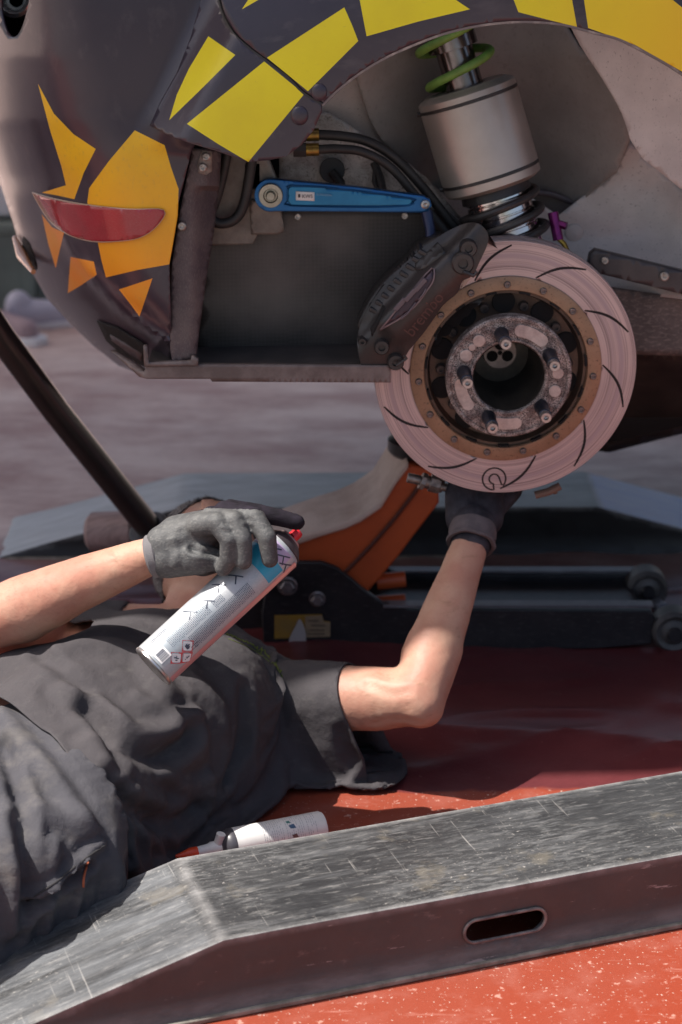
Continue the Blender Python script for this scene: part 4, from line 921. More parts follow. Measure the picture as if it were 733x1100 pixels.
def ellipsoid(mb, c, rad, rot=None, n=28):
    M_ = Matrix.Translation(Vector(c)) @ (rot.to_4x4() if rot else Matrix()) @ Matrix.Diagonal((*rad, 1))
    mb.lathe([(max(.0002, math.cos(a)), math.sin(a)) for a in [-math.pi / 2 + math.pi * k / 16 for k in range(17)]], n, M_)
def remesh(mb, voxel, it=6, fac=.5):
    me = bpy.data.meshes.new('t'); me.from_pydata(mb.v, [], mb.f)
    bm = bmesh.new(); bm.from_mesh(me); bmesh.ops.remove_doubles(bm, verts=bm.verts, dist=1e-5)
    bmesh.ops.holes_fill(bm, edges=[e for e in bm.edges if e.is_boundary]); bmesh.ops.recalc_face_normals(bm, faces=bm.faces); bm.to_mesh(me); bm.free()
    o = bpy.data.objects.new('t', me); C.objects.link(o)
    r_ = o.modifiers.new('r', 'REMESH'); r_.mode = 'VOXEL'; r_.voxel_size = voxel; r_.use_smooth_shade = True
    if it: s_ = o.modifiers.new('s', 'SMOOTH'); s_.iterations = it; s_.factor = fac
    bpy.context.view_layer.update()
    out = bpy.data.meshes.new_from_object(o.evaluated_get(bpy.context.evaluated_depsgraph_get()))
    bpy.data.objects.remove(o); bpy.data.meshes.remove(me); return out
def arrs(me):
    n = len(me.vertices); co = np.empty(n * 3); me.vertices.foreach_get('co', co); no = np.empty(n * 3)
    me.vertices.foreach_get('normal', no); return co.reshape(-1, 3), no.reshape(-1, 3)
def setco(me, co): me.vertices.foreach_set('co', co.ravel()); me.update()
def seg_dist(co, P):
    best = np.full(len(co), 9.); 
    for a, b in zip(P, P[1:]):
        a, b = np.array(a), np.array(b); d = b - a; t = np.clip(((co - a) @ d) / max(1e-9, d @ d), 0, 1); q = a + t[:, None] * d
        best = np.minimum(best, np.linalg.norm(co - q, axis=1))
    return best
def bvh_of(me): return BVHTree.FromPolygons([v.co.copy() for v in me.vertices], [tuple(p.vertices) for p in me.polygons])
def hit(bv_, x, y, off=0.0):
    d = ray(x, y).normalized(); h_, n_, i_, t_ = bv_.ray_cast(V(0, 0, CAMH), d)
    return (h_ + n_ * off if h_ is not None else None)
def folds(me, F, nz):
    co, no = arrs(me); bv_ = bvh_of(me); disp = np.array([nz(Vector(c)) for c in co])
    for P, w, h in F:
        L = [hit(bv_, x, y) for x, y in sl2(P, 4)]; L = [p for p in L if p is not None]
        if len(L) > 1:
            d = seg_dist(co, L); disp += h * (np.exp(-(d / w) ** 2) - .45 * np.exp(-((d - 1.9 * w) / (w * .9)) ** 2))
    setco(me, co + no * disp[:, None])
def cut(me, tests):
    """drop the faces whose centre fails any test"""
    bm = bmesh.new(); bm.from_mesh(me)
    bmesh.ops.delete(bm, geom=[f for f in bm.faces if any(t(f.calc_center_median()) for t in tests)], context='FACES'); bm.to_mesh(me); bm.free()
def bis(me, pt, nr, reg=lambda p: True):
    bm = bmesh.new(); bm.from_mesh(me); fs = [f for f in bm.faces if reg(f.calc_center_median())]
    gm_ = list({e for f in fs for e in f.edges}) + list({v for f in fs for v in f.verts}) + fs
    bmesh.ops.bisect_plane(bm, geom=gm_, plane_co=pt, plane_no=nr, dist=1e-6)
    bmesh.ops.delete(bm, geom=[f for f in bm.faces if (f.calc_center_median() - pt).dot(nr) > 0 and reg(f.calc_center_median())], context='FACES'); bm.to_mesh(me); bm.free()
def drape(me, cols, frames, grow, bend=.2, th=.003, q=5):
    '''let the garment settle on the figure with a little spare cloth, so that it creases by itself'''
    obs = []
    for cm in cols:
        c = bpy.data.objects.new('col', cm); C.objects.link(c); k = c.modifiers.new('c', 'COLLISION'); c.collision.thickness_outer = .002; c.collision.cloth_friction = 30; c.collision.damping = .6; obs.append(c)
    o = bpy.data.objects.new('drape', me); C.objects.link(o); k = o.modifiers.new('cloth', 'CLOTH'); st = k.settings
    st.quality = q; st.mass = .3; st.tension_stiffness = 18; st.compression_stiffness = 18; st.shear_stiffness = 6; st.bending_stiffness = bend; st.tension_damping = 8; st.compression_damping = 8; st.air_damping = 3
    st.shrink_min = -grow; k.collision_settings.distance_min = th; k.collision_settings.collision_quality = 2; k.collision_settings.use_self_collision = False
    k.point_cache.frame_start = 1; k.point_cache.frame_end = frames
    for f in range(1, frames + 1): S.frame_set(f)
    su = o.modifiers.new('sub', 'SUBSURF'); su.levels = 1
    bpy.context.view_layer.update()
    out = bpy.data.meshes.new_from_object(o.evaluated_get(bpy.context.evaluated_depsgraph_get()))
    for b_ in [o] + obs: bpy.data.objects.remove(b_)
    S.frame_set(1); return out
def shrunk(me, d):
    m2 = me.copy(); co, no = arrs(m2); setco(m2, co - no * d); return m2
def cloth_obj(name, me, m, parent, th=.0025):
    me.materials.clear(); me.materials.append(m); o = link(name, me, parent, True, 0, 70)
    s_ = o.modifiers.new('thickness', 'SOLIDIFY'); s_.thickness = th; s_.offset = -1; return o

PEL, SPI, CHE, NEK = V(-.44, 2.46, .13), V(-.355, 2.61, .145), V(-.28, 2.74, .138), V(-.225, 2.875, .150)
LS, LE, LW = V(-.11, 2.80, .098), at(447, 751, 2.70), at(506, 584, 2.885)
RS, RE, RW = V(-.37, 2.90, .15), at(-28, 672, 2.70), at(160, 598, 2.615)
HC = at(222, 601, 3.02)
LH, LK, LA = V(-.34, 2.41, .12), V(-.66, 2.12, .16), V(-.98, 2.30, .06)
RH, RK, RA = V(-.53, 2.50, .13), V(-.86, 2.26, .36), V(-1.12, 2.44, .07)
skin = mat('skin', (.50, .29, .205), .52, col2=(.44, .205, .145), scale=15, sss=.06, bump=.0006, bscale=160, dust=(.34, .17, .11), dscale=42, dlo=.57, dhi=.75, spec=.35)
per = thing('person', 'person in dark t-shirt lying under the car, one gloved hand reaching behind the disc', 'person', V(-.3, 2.6, 0))
lat = V(.88, -.47, 0).normalized()
mb = MB()
capsule(mb, PEL + lat * .05, .07, PEL - lat * .07, .07); capsule(mb, SPI + lat * .05, .085, SPI - lat * .07, .085); capsule(mb, CHE + lat * .06, .09, CHE - lat * .07, .09)
capsule(mb, CHE, .10, NEK, .06); capsule(mb, SPI, .085, PEL, .07); capsule(mb, CHE, .10, SPI, .10)
capsule(mb, NEK, .06, HC + V(.0, -.05, -.03), .052)
capsule(mb, NEK, .06, LS, .055); capsule(mb, NEK, .06, RS, .055)
# left arm (towards the camera): upper arm, elbow, forearm
capsule(mb, LS, .055, LE + (LS - LE) * .25, .046); capsule(mb, LE + (LS - LE) * .3, .047, LE + V(.0, .004, .0), .041)
capsule(mb, LE + V(.004, -.002, -.004), .038, LE + (LW - LE) * .33, .043); capsule(mb, LE + (LW - LE) * .25, .043, LW, .0265, flat=((0, 1, 0), .95)); ellipsoid(mb, LE + V(.012, -.002, -.008), (.031, .031, .033))
# right arm
capsule(mb, RS, .055, RE, .042); capsule(mb, RE, .040, RE + (RW - RE) * .28 + V(0, 0, -.004), .048); capsule(mb, RE + (RW - RE) * .28 + V(0, 0, -.004), .048, RE + (RW - RE) * .62, .037); capsule(mb, RE + (RW - RE) * .6, .0375, RW, .0265)
# hands inside the gloves
capsule(mb, LW, .025, at(510, 560, 2.925), .018); capsule(mb, RW, .026, at(205, 583, 2.60), .024)
# legs
for H_, K_, A_ in ((LH, LK, LA), (RH, RK, RA)): capsule(mb, H_, .062, K_, .045); capsule(mb, K_, .045, A_, .034); capsule(mb, A_, .036, A_ + V(-.12, -.08, 0), .03)
# head: face up, turned to the right
fd = V(.42, -.30, .86).normalized(); cr = (V(-.15, .95, .12) - fd * V(-.15, .95, .12).dot(fd)).normalized(); sd = cr.cross(fd)
RMh = Matrix((sd, fd, cr)).transposed()
def hd(a, b, c): return HC + sd * a + fd * b + cr * c
ellipsoid(mb, HC, (.074, .092, .098), RMh); ellipsoid(mb, hd(0, .022, -.055), (.058, .066, .062), RMh)
capsule(mb, hd(0, .088, .012), .009, hd(0, .106, -.022), .0125); ellipsoid(mb, hd(0, .082, -.062), (.026, .012, .010), RMh); ellipsoid(mb, hd(0, .074, -.096), (.024, .020, .018), RMh)
ellipsoid(mb, hd(0, .084, .028), (.048, .012, .010), RMh)
for s_ in (-1, 1): ellipsoid(mb, hd(.078 * s_, -.004, -.012), (.010, .018, .030), RMh); ellipsoid(mb, hd(.034 * s_, .070, -.030), (.020, .018, .02), RMh)
me = remesh(mb, .0052, 5)
folds(me, [([(395, 735), (420, 745), (440, 742)], .006, -.0015), ([(400, 778), (425, 772), (450, 776)], .005, -.0012)], lambda p: .0016 * noise.noise(p * 22) + .0005 * noise.noise(p * 70))
me.materials.append(skin); body = link('body', me, per, True, 0, 180); body.name = 'body'
mb = MB()
for s_ in (-1, 1): ellipsoid(mb, hd(.032 * s_, .078, .004), (.012, .010, .008), RMh)
mb.build('eye', mat('eye_m', (.55, .5, .48), .3), per)
# short grey hair
mb = MB(); ellipsoid(mb, hd(0, -.012, .016), (.080, .094, .100), RMh); me = remesh(mb, .004, 2)
cut(me, [lambda p: (p - HC).dot(fd) > .030 + .35 * max(0, (p - HC).dot(cr)) or (p - HC).dot(cr) < -.045])
co, no = arrs(me); setco(me, co + no * np.array([.004 * noise.noise(Vector(c) * 45) + .002 * noise.noise(Vector(c) * 140) for c in co])[:, None])
cloth_obj('hair', me, mat('grey_hair', (.12, .105, .10), .8, col2=(.24, .22, .21), scale=120, bump=.003, bscale=240), per, .003)
hm = MB(); rng = random.Random(2); pl = list(me.polygons)
for k in range(2600):
    p_ = rng.choice(pl); c = p_.center; n_ = p_.normal; t_ = V(rng.uniform(-1, 1), rng.uniform(-1, 1), rng.uniform(-1, 1)).cross(n_).normalized(); u_ = n_ * .003 + t_ * .005
    w_ = n_.cross(t_) * .0006; hm.add([c - w_, c + w_, c + u_], [(0, 1, 2)])
o = hm.build('hair_strands', bpy.data.materials['grey_hair'], per, smooth=False); o['kind'] = 'stuff'

# clothes
def cloth_mat(name, c1, c2, dust, ds=14, dlo=.55, dhi=.8):
    m = mat(name, c1, .85, col2=c2, scale=7, dust=dust, dscale=ds, dlo=dlo, dhi=dhi, spec=.25)
    nt = m.node_tree; N = nt.nodes; L = nt.links; b = N['Principled BSDF']; tc = N.new('ShaderNodeTexCoord')
    n1 = N.new('ShaderNodeTexNoise'); n1.inputs['Scale'].default_value = 900; n1.inputs['Detail'].default_value = 2; L.new(tc.outputs['Object'], n1.inputs[0])
    n2 = N.new('ShaderNodeTexNoise'); n2.inputs['Scale'].default_value = 38; n2.inputs['Detail'].default_value = 5; L.new(tc.outputs['Object'], n2.inputs[0])
    ad = N.new('ShaderNodeMath'); ad.operation = 'MULTIPLY_ADD'; ad.inputs[1].default_value = 7; L.new(n2.outputs[0], ad.inputs[0]); L.new(n1.outputs[0], ad.inputs[2])
    bp = N.new('ShaderNodeBump'); bp.inputs['Distance'].default_value = .0005; L.new(ad.outputs[0], bp.inputs['Height']); L.new(bp.outputs[0], b.inputs['Normal']); return m
shirt_m = cloth_mat('faded_black_cotton', (.056, .050, .054), (.070, .063, .067), (.098, .090, .089), 18)
pants_m = cloth_mat('dusty_work_cotton', (.060, .058, .067), (.078, .075, .084), (.16, .145, .135), 9, .5, .8)
mb = MB()
capsule(mb, PEL + lat * .085, .115, PEL - lat * .10, .110); capsule(mb, SPI + lat * .085, .120, SPI - lat * .09, .115); capsule(mb, CHE + lat * .09, .120, CHE - lat * .08, .120)
capsule(mb, SPI + V(0, 0, .012), .130, CHE + V(0, 0, .006), .132); capsule(mb, SPI + V(0, 0, .012), .130, PEL, .122); capsule(mb, CHE, .125, NEK, .075); capsule(mb, CHE + lat * .07, .10, LS, .068); capsule(mb, PEL + lat * .09, .112, CHE + lat * .10, .095); capsule(mb, NEK, .075, RS, .070)
# side of the shirt sagging to the ground
capsule(mb, V(-.285, 2.43, .055), .055, V(-.135, 2.68, .06), .055)
tv_, tf_ = list(mb.v), list(mb.f)
# left sleeve: wide, hanging down from the upper arm
SD = (LE - LS).normalized()
capsule(mb, LS, .070, V(.035, 2.735, .105), .072); capsule(mb, V(-.07, 2.76, .085), .075, V(.075, 2.715, .065), .064); capsule(mb, V(-.10, 2.70, .06), .055, V(.04, 2.665, .045), .045)
# right sleeve
capsule(mb, RS, .075, RS + (RE - RS) * .75, .068)
tors = MB(); tors.v = tv_; tors.f = tf_; tors = shrunk(remesh(tors, .014, 10), .020); bodyc = bpy.data.meshes.new('bc'); bodyc = shrunk(body.data, 0)
gp_ = bpy.data.meshes.new('g'); gp_.from_pydata([(-2, 1, .002), (2, 1, .002), (2, 4, .002), (-2, 4, .002)], [], [(0, 1, 2, 3)])
me = remesh(mb, .0115, 8)
HN = V(-.80, -.60, -.24)
bis(me, HN * (-1.199 / HN.length_squared), HN)
SA, SB, SC = at(373, 742, 2.70), gr(428, 851, .01), gr(436, 797, .03)
SN = (SB - SA).cross(SC - SA).normalized(); SN = SN if SN.x > 0 else -SN
bis(me, SA, SN)
bis(me, RS + (RE - RS) * .62, (RE - RS).normalized(), lambda p: (p - RS - (RE - RS) * .6).length < .15 and p.x < -.36 and p.y > 2.66)
bis(me, NEK + V(0, -.012, .03), V(-.05, .90, .42).normalized(), lambda p: (p - NEK - V(0, .0, .02)).length < .15 and abs(p.x - NEK.x) < .11)
def snz(p): return .0030 * noise.noise(p * 7) + .0004 * max(0, 1 - abs(noise.noise(p * 16)) * 3) ** 2
me = drape(me, [tors, bodyc, gp_], 30, .09, .10)
folds(me, [([(93, 762), (125, 795), (150, 812), (178, 812), (206, 790)], .013, -.013), ([(70, 742), (110, 762), (150, 786), (190, 783)], .013, .008), ([(118, 838), (150, 872), (182, 885), (215, 868)], .012, -.011),
           ([(96, 800), (130, 845), (170, 860)], .013, .008), ([(128, 848), (134, 885), (141, 925)], .007, -.008), ([(142, 850), (152, 885), (160, 925)], .007, .006), ([(165, 885), (178, 905), (188, 925)], .007, -.007),
           ([(60, 700), (100, 690), (150, 700), (180, 740)], .016, .007), ([(200, 720), (235, 760), (240, 800), (225, 850)], .016, .007), ([(262, 740), (262, 790), (245, 840)], .010, -.009), ([(40, 700), (80, 730), (110, 775), (125, 820)], .010, -.006),
           ([(150, 745), (185, 765), (215, 765)], .009, .005), ([(175, 830), (200, 845), (225, 835)], .009, .006)], snz)
co, no = arrs(me); co[:, 2] = np.maximum(co[:, 2], .004 + .004 * np.abs(no[:, 0])); setco(me, co)
shirt = cloth_obj('t_shirt', me, shirt_m, per); sb = bvh_of(me)
# hem and sleeve seams
def seam_on(bv_, P, r_, m, name, par, off=.0008):
    L = [hit(bv_, x, y, off) for x, y in P]; L = [p for p in L if p is not None]
    if len(L) > 2:
        mb = MB(); mb.tube(L, r_, 6); return mb.build(name, m, par)
stitch = mat('stitch', (.03, .028, .03), .9)
stitch = mat('stitch', (.03, .028, .03), .9)
# green script printed along the collar
gp = mat('green_print', (.13, .17, .02), .8)
base = sl2([(243, 681), (258, 687), (273, 694), (286, 703), (296, 714), (303, 728), (305, 738)], 14)
rg_ = random.Random(11); P = []; amp = 1
for k, (x, y) in enumerate(base):
    if k % 4 == 0: amp = rg_.uniform(.2, 1.6) if 24 < k < 66 else rg_.uniform(.1, .6)
    P.append((x + 1.6 * amp * math.sin(k * 1.3), y + 2.4 * amp * math.cos(k * 1.7)))
seam_on(sb, P, .0008, gp, 'collar_print', shirt, .0006)
seam_on(sb, [(x - 1, y + 4) for x, y in base[4:50]], .0006, gp, 'collar_piping', shirt, .0004)
# trousers
mb = MB()
capsule(mb, PEL + lat * .07, .103, PEL - lat * .09, .100); capsule(mb, PEL, .103, SPI, .09)
for H_, K_, A_ in ((LH, LK, LA), (RH, RK, RA)): capsule(mb, H_, .108, K_, .083); capsule(mb, K_, .080, A_, .062)
capsule(mb, LH + V(.0, .0, .0), .11, PEL + V(.02, 0, .02), .10); capsule(mb, LH + V(-.0, -.09, .0), .085, LK + V(0, -.04, .0), .075)
ellipsoid(mb, V(-.385, 2.335, .115), (.105, .10, .095)); capsule(mb, V(-.36, 2.28, .09), .055, V(-.50, 2.18, .10), .07)
trc = shrunk(remesh(mb, .014, 8), .018); me = remesh(mb, .0115, 6)
cut(me, [lambda p: p.dot(V(.8, .6, .24)) > 1.222, lambda p: (p - LA).length < .075, lambda p: (p - RA).length < .075])
def pnz(p):
    q = p + V(1, 1, 1) * (.05 * noise.noise(p * 4)); a = 1 - abs(noise.noise(V(q.x * 7, q.y * 11, q.z * 15))) * 2.4; b = 1 - abs(noise.noise(q * 19)) * 2.6
    return .0060 * max(0, a) ** 2 + .0018 * max(0, b) ** 2 + .004 * noise.noise(q * 8)
me = drape(me, [trc, gp_], 28, .10, .12)
folds(me, [([(0, 765), (30, 800), (70, 850), (100, 890)], .012, .008), ([(0, 800), (20, 850), (30, 920), (28, 980)], .010, -.012), ([(30, 965), (60, 945), (90, 920), (112, 905)], .006, .008), ([(34, 974), (66, 952), (96, 930)], .006, -.009),
           ([(60, 905), (55, 950), (50, 1000)], .008, .007), ([(10, 870), (45, 870), (85, 880)], .015, .006), ([(92, 925), (88, 950), (80, 985)], .005, .006), ([(0, 880), (12, 940), (10, 1000)], .010, .009)], snz)
co, no = arrs(me); co[:, 2] = np.maximum(co[:, 2], .006); setco(me, co)
tr_ = cloth_obj('trousers', me, pants_m, per); pb = bvh_of(me)
seam_on(pb, sl2([(30, 968), (60, 948), (90, 924), (112, 908)], 6), .0013, stitch, 'pocket_seam', tr_)
seam_on(pb, sl2([(94, 926), (91, 940), (90, 952)], 4), .0016, mat('rust_tab', (.4, .1, .04), .7), 'pocket_tab', tr_)
# shoes off at the far end of the legs
shoe = mat('shoe_m', (.04, .04, .045), .7)
for A_ in (LA, RA):
    mb = MB(); capsule(mb, A_ + V(.0, .02, -.01), .045, A_ + V(-.14, -.09, -.015), .036); me = remesh(mb, .006, 4)
    co, no = arrs(me); co[:, 2] = np.maximum(co[:, 2], .002); setco(me, co); me.materials.append(shoe); link('shoe', me, per, True, 0, 60)

# ---- gloves
glove_m = mat('grey_work_glove', (.060, .060, .062), .6, col2=(.09, .089, .088), scale=26, dust=(.17, .165, .155), dscale=34, dlo=.5, dhi=.78, bump=.0009, bscale=420)
knit_m = mat('black_knit', (.014, .012, .016), .85, spec=.12, col2=(.028, .022, .032), scale=60, bump=.0012, bscale=600)
D0 = 2.765
def hp3(x, y, o_): return cp(x, y, D0 + o_)
def chain(mb, P, rr):
    for (a, b, ra, rb) in zip(P, P[1:], rr, rr[1:]): capsule(mb, hp3(*a), ra, hp3(*b), rb, 16)
mb = MB()
chain(mb, [(176, 596, .0), (184, 592, -.004)], [.0265, .029])
capsule(mb, hp3(178, 585, -.004), .028, hp3(222, 566, -.012), .024); capsule(mb, hp3(180, 600, -.006), .027, hp3(214, 600, -.018), .022); capsule(mb, hp3(190, 574, .0), .026, hp3(248, 558, -.002), .021)
capsule(mb, hp3(185, 590, .01), .025, hp3(235, 572, .012), .022); capsule(mb, hp3(214, 598, -.016), .020, hp3(232, 602, -.018), .0155)
ppal = remesh(mb, .0030, 8)
fg = [([(214, 564, -.026), (234, 562, -.046), (247, 580, -.052), (246, 600, -.044), (240, 610, -.034)], [.0170, .0150, .0135, .0125, .0115]),
      ([(228, 556, -.022), (252, 560, -.046), (261, 580, -.053), (262, 603, -.047)], [.0160, .0140, .0125, .0112]),
      ([(242, 550, -.016), (274, 556, -.040), (287, 577, -.050), (290, 601, -.044)], [.0158, .0138, .0128, .0112]),
      ([(248, 548, .004), (276, 551, .002), (300, 556, .0), (319, 561, -.001)], [.0150, .0128, .0118, .0108]),
      ([(188, 596, .016), (218, 606, .034), (248, 600, .044), (270, 590, .046)], [.020, .017, .014, .0115])]
mb2 = MB(); mb2.v = [tuple(v.co) for v in ppal.vertices]; mb2.f = [tuple(p.vertices) for p in ppal.polygons]
for P, rr in fg: chain(mb2, P, rr)
me = remesh(mb2, .0021, 3)
def gnz(p):
    return .0003 * noise.noise(p * 30) + .0003 * max(0, 1 - abs(noise.noise(p * 40)) * 3) ** 2 - .0001
folds(me, [([(206, 590), (220, 594), (234, 594)], .004, -.0028), ([(186, 580), (190, 594), (188, 608)], .005, .0014), ([(196, 570), (206, 582), (208, 592)], .005, -.0014), ([(240, 566), (246, 568)], .003, .0012), ([(262, 562), (270, 563)], .003, .001)], gnz)
me.materials.append(glove_m); me.materials.append(knit_m)
# palm coating grey, index finger and back of the hand black knit
idx = [hp3(248, 548, .004), hp3(276, 551, .002), hp3(319, 561, -.001)]
for p in me.polygons:
    c = p.center; dmin = min(((c - (a + (b - a) * max(0, min(1, (c - a).dot(b - a) / (b - a).length_squared)))).length) for a, b in zip(idx, idx[1:]))
    if dmin < .0148: p.material_index = 1
    elif (c - hp3(215, 575, -.01)).dot(V(.1, .55, .83).normalized()) > .0315 and c.x > hp3(195, 560, 0).x: p.material_index = 1
gl = link('glove', me, per, True, 0, 180); gl['label'] = 'grey dusty work glove gripping the spray can'
# cuff: two thin rings of the knitted edge
mb = MB(); a, b = hp3(160, 598.5, .001), hp3(172, 595.5, -.001)
mb.cyl(a, b, .0292, 30, .003); mb.build('glove_cuff', mat('cuff_grey', (.16, .15, .155), .9, bump=.001, bscale=500), gl)
# the other glove, under and behind the disc
mb = MB(); G = at(509, 552, 2.935)
capsule(mb, LW, .030, at(509, 565, 2.91), .034); capsule(mb, at(500, 556, 2.93), .030, at(497, 530, 2.952), .027); capsule(mb, at(520, 556, 2.93), .030, at(524, 530, 2.952), .027)
capsule(mb, at(500, 540, 2.95), .027, at(520, 522, 2.955), .024)
for k, (x, y) in enumerate(((490, 508), (504, 500), (518, 500), (532, 506))):
    x0 = 494 + 11.5 * k; capsule(mb, at(x0, 532, 2.955), .0125, at(x, y, 2.975), .0115); capsule(mb, at(x, y, 2.975), .0115, at(x, y - 18, 2.968), .0100)
capsule(mb, at(530, 548, 2.94), .017, at(552, 528, 2.965), .013); capsule(mb, at(552, 528, 2.965), .0125, at(558, 512, 2.97), .011)
me = remesh(mb, .0026, 3); folds(me, [([(490, 558), (508, 562), (528, 558)], .004, -.002)], gnz); me.materials.append(mat('dark_glove', (.024, .021, .027), .7, spec=.25, col2=(.05, .045, .055), scale=40, bump=.0008, bscale=420))
g2 = link('glove', me, per, True, 0, 180); g2['label'] = 'near-black work glove reaching up behind the brake disc'
mb = MB(); q = (LW - at(509, 565, 2.91)).normalized()
M_ = Matrix.Translation(at(508, 572, 2.898)) @ q.to_track_quat('Z', 'Y').to_matrix().to_4x4()
mb.lathe([(.033, -.012), (.0355, -.004), (.036, .004), (.0345, .012), (.0375, .019), (.036, .022), (.031, .021), (.030, .0)], 36, M_)
mb.v = [tuple(Vector(v) + V(0, 0, .0025 * noise.noise(Vector(v) * 40))) for v in mb.v]
mb.build('glove_cuff', mat('cuff_mauve', (.10, .08, .085), .85, col2=(.14, .11, .115), scale=40, bump=.001, bscale=500), g2)
# body hair on the forearm
hm = MB(); bb = bvh_of(body.data); rng = random.Random(5)
for k in range(420):
    x = rng.uniform(0, 158); y = rng.uniform(590, 690); h_ = hit(bb, x, y)
    if h_ is None or (h_ - RE).length > .33: continue
    loc, n_, i_, d_ = bb.find_nearest(h_); t_ = V(rng.uniform(-.3, 1), rng.uniform(-.6, .6), rng.uniform(-.6, .2)); t_ = (t_ - n_ * t_.dot(n_)).normalized(); w_ = n_.cross(t_) * .00009
    hm.add([h_ - w_, h_ + w_, h_ + t_ * .009 + n_ * .0016], [(0, 1, 2)])
if hm.v: o = hm.build('arm_hair', mat('hair_dark', (.20, .10, .06), .6), per, smooth=False); o['kind'] = 'stuff'

# ------------------------------------------------------------------ spray can in the hand
CB, CT = cp(163.5, 717, D0 - .03), cp(304, 587, D0 + .022)
can = thing('spray_can', 'white and silver spray can with red nozzle held in the gloved hand', 'spray can', CB)
cax = (CT - CB).normalized(); CL = (CT - CB).length
xa = (V(0, cP, -sP) * -1); xa = (xa - cax * xa.dot(cax)).normalized(); ya = cax.cross(xa)   # angle 0 faces the camera
Mcan = Matrix((xa, ya, cax)).transposed().to_4x4(); Mcan.translation = CB
CR = .0320
can_m = mat('can_print', (.46, .47, .48), .42, .25, col2=(.38, .43, .46), scale=30, coat=.2, stretch=((1, 1, .3),), dust=(.54, .54, .55), dscale=90, dlo=.5, dhi=.7)
mb = MB(); mb.lathe([(CR - .001, .004), (CR, .006), (CR, CL - .010), (CR - .0015, CL - .004), (CR - .004, CL)], 64, Mcan); cb = mb.build('can_body', can_m, can)
steel = mat('can_steel', (.62, .60, .58), .28, .9, col2=(.42, .38, .36), scale=60)
mb = MB(); mb.lathe([(.0001, .012), (.012, .0105), (.022, .006), (.0265, .002), (.029, .0005), (.031, 0), (CR + .0006, .0015), (CR + .0006, .004), (CR - .0005, .0055)], 64, Mcan); mb.build('can_base', steel, can)
mb = MB(); mb.lathe([(CR - .004, CL - .001), (CR - .002, CL + .001), (CR - .004, CL + .003), (.022, CL + .009), (.017, CL + .013), (.015, CL + .0135)], 56, Mcan); mb.build('can_shoulder', mat('shoulder_dark', (.10, .08, .09), .4, .5), can)
red_p = mat('red_plastic', (.62, .015, .025), .35, coat=.2)
mb = MB(); mb.lathe([(.015, CL + .013), (.0150, CL + .016), (.010, CL + .017), (.0078, CL + .018), (.0075, CL + .028), (.006, CL + .0305), (.0001, CL + .031)], 30, Mcan)
mb.box((.009, -.002, CL + .022), (.012, .006, .008), Mcan); mb.build('nozzle', red_p, can)
mb = MB(); mb.lathe([(.0155, CL + .0125), (.0165, CL + .014), (.0155, CL + .0155)], 30, Mcan); mb.build('valve_cup', mat('cup_pink', (.60, .42, .42), .3, .6), can)
def wrap(mb, pts, fs, off=.0003):                 # pts: (s, t) arc length from the camera-facing line (+ = lower right side), height
    mb.add([Mcan @ V((CR + off) * math.cos(s / CR), (CR + off) * math.sin(s / CR), t) for s, t in pts], fs)
def wrect(mb, s0, s1, t0, t1, off=.0003, n=6):
    P = []; F_ = []
    for k in range(n + 1):
        s = s0 + (s1 - s0) * k / n; P += [(s, t0), (s, t1)]
    F_ = [(2 * k, 2 * k + 1, 2 * k + 3, 2 * k + 2) for k in range(n)]; wrap(mb, P, F_, off)
# find which sign of s is towards the lower-right of the picture
SG = 1 if (Mcan @ V(0, CR, .1)).z < (Mcan @ V(0, -CR, .1)).z else -1
def W_(s): return s * SG
# pink reflection painted down the side, blue block, purple shoulder band
mb = MB(); wrect(mb, W_(.030), W_(.046), .006, CL - .006, n=10); mb.build('reflection_band', mat('pink_reflection', (.62, .33, .33), .3, .2), cb)
mb = MB(); wrect(mb, W_(-.006), W_(.026), CL - .052, CL - .026, n=12); wrect(mb, W_(-.050), W_(-.006), CL - .052, CL - .026, n=12); mb.build('blue_block', mat('can_blue', (.03, .33, .50), .35, coat=.2), cb)
mb = MB(); wrect(mb, W_(-.05), W_(.02), CL - .024, CL - .006, n=16); mb.build('violet_band', mat('can_violet', (.42, .33, .50), .35), cb)
can_ink = mat('can_ink', (.05, .06, .09), .5); can_grey = mat('can_fine_print', (.13, .15, .19), .5)
mb = MB(); rng = random.Random(8)
def wline(mb, P, w, off=.0005):
    for a, b in zip(P, P[1:]):
        n_ = max(1, int(abs(b[0] - a[0]) / .0025)); Q = [(a[0] + (b[0] - a[0]) * k / n_, a[1] + (b[1] - a[1]) * k / n_) for k in range(n_ + 1)]
        for c_, d_ in zip(Q, Q[1:]): wrap(mb, stroke([c_, d_], w), [(0, 1, 2, 3)], off)
# big angular characters along the upper side, reading down the can
for (s, t) in ((-.021, .082), (-.016, .108), (-.022, .134), (-.014, .158), (-.006, CL - .018), (.010, CL - .016), (.022, CL - .020)):
    k = .0085
    wline(mb, [(W_(s - k), t - k * .5), (W_(s + k), t + k * .9)], .0019); wline(mb, [(W_(s + k * .1), t + k * .2), (W_(s + k), t - k * .8)], .0019)
o = mb.build('can_characters', can_ink, cb, smooth=False); o['kind'] = 'stuff'
# fine print: short dashes in rows across the can (rows run round the can)
mb = MB()
for (s0, s1, t0, t1) in ((-.016, .000, .035, .105), (.003, .022, .058, .165), (-.010, .001, .112, .128), (-.030, -.018, .020, .046)):
    t = t0
    while t < t1:
        s = s0
        while s < s1 - .001:
            w_ = rng.uniform(.0012, .004); wline(mb, [(W_(s), t), (W_(min(s1, s + w_)), t)], .0010); s += w_ + .0009
        t += .0022
mb.build('fine_print', can_grey, cb, smooth=False)
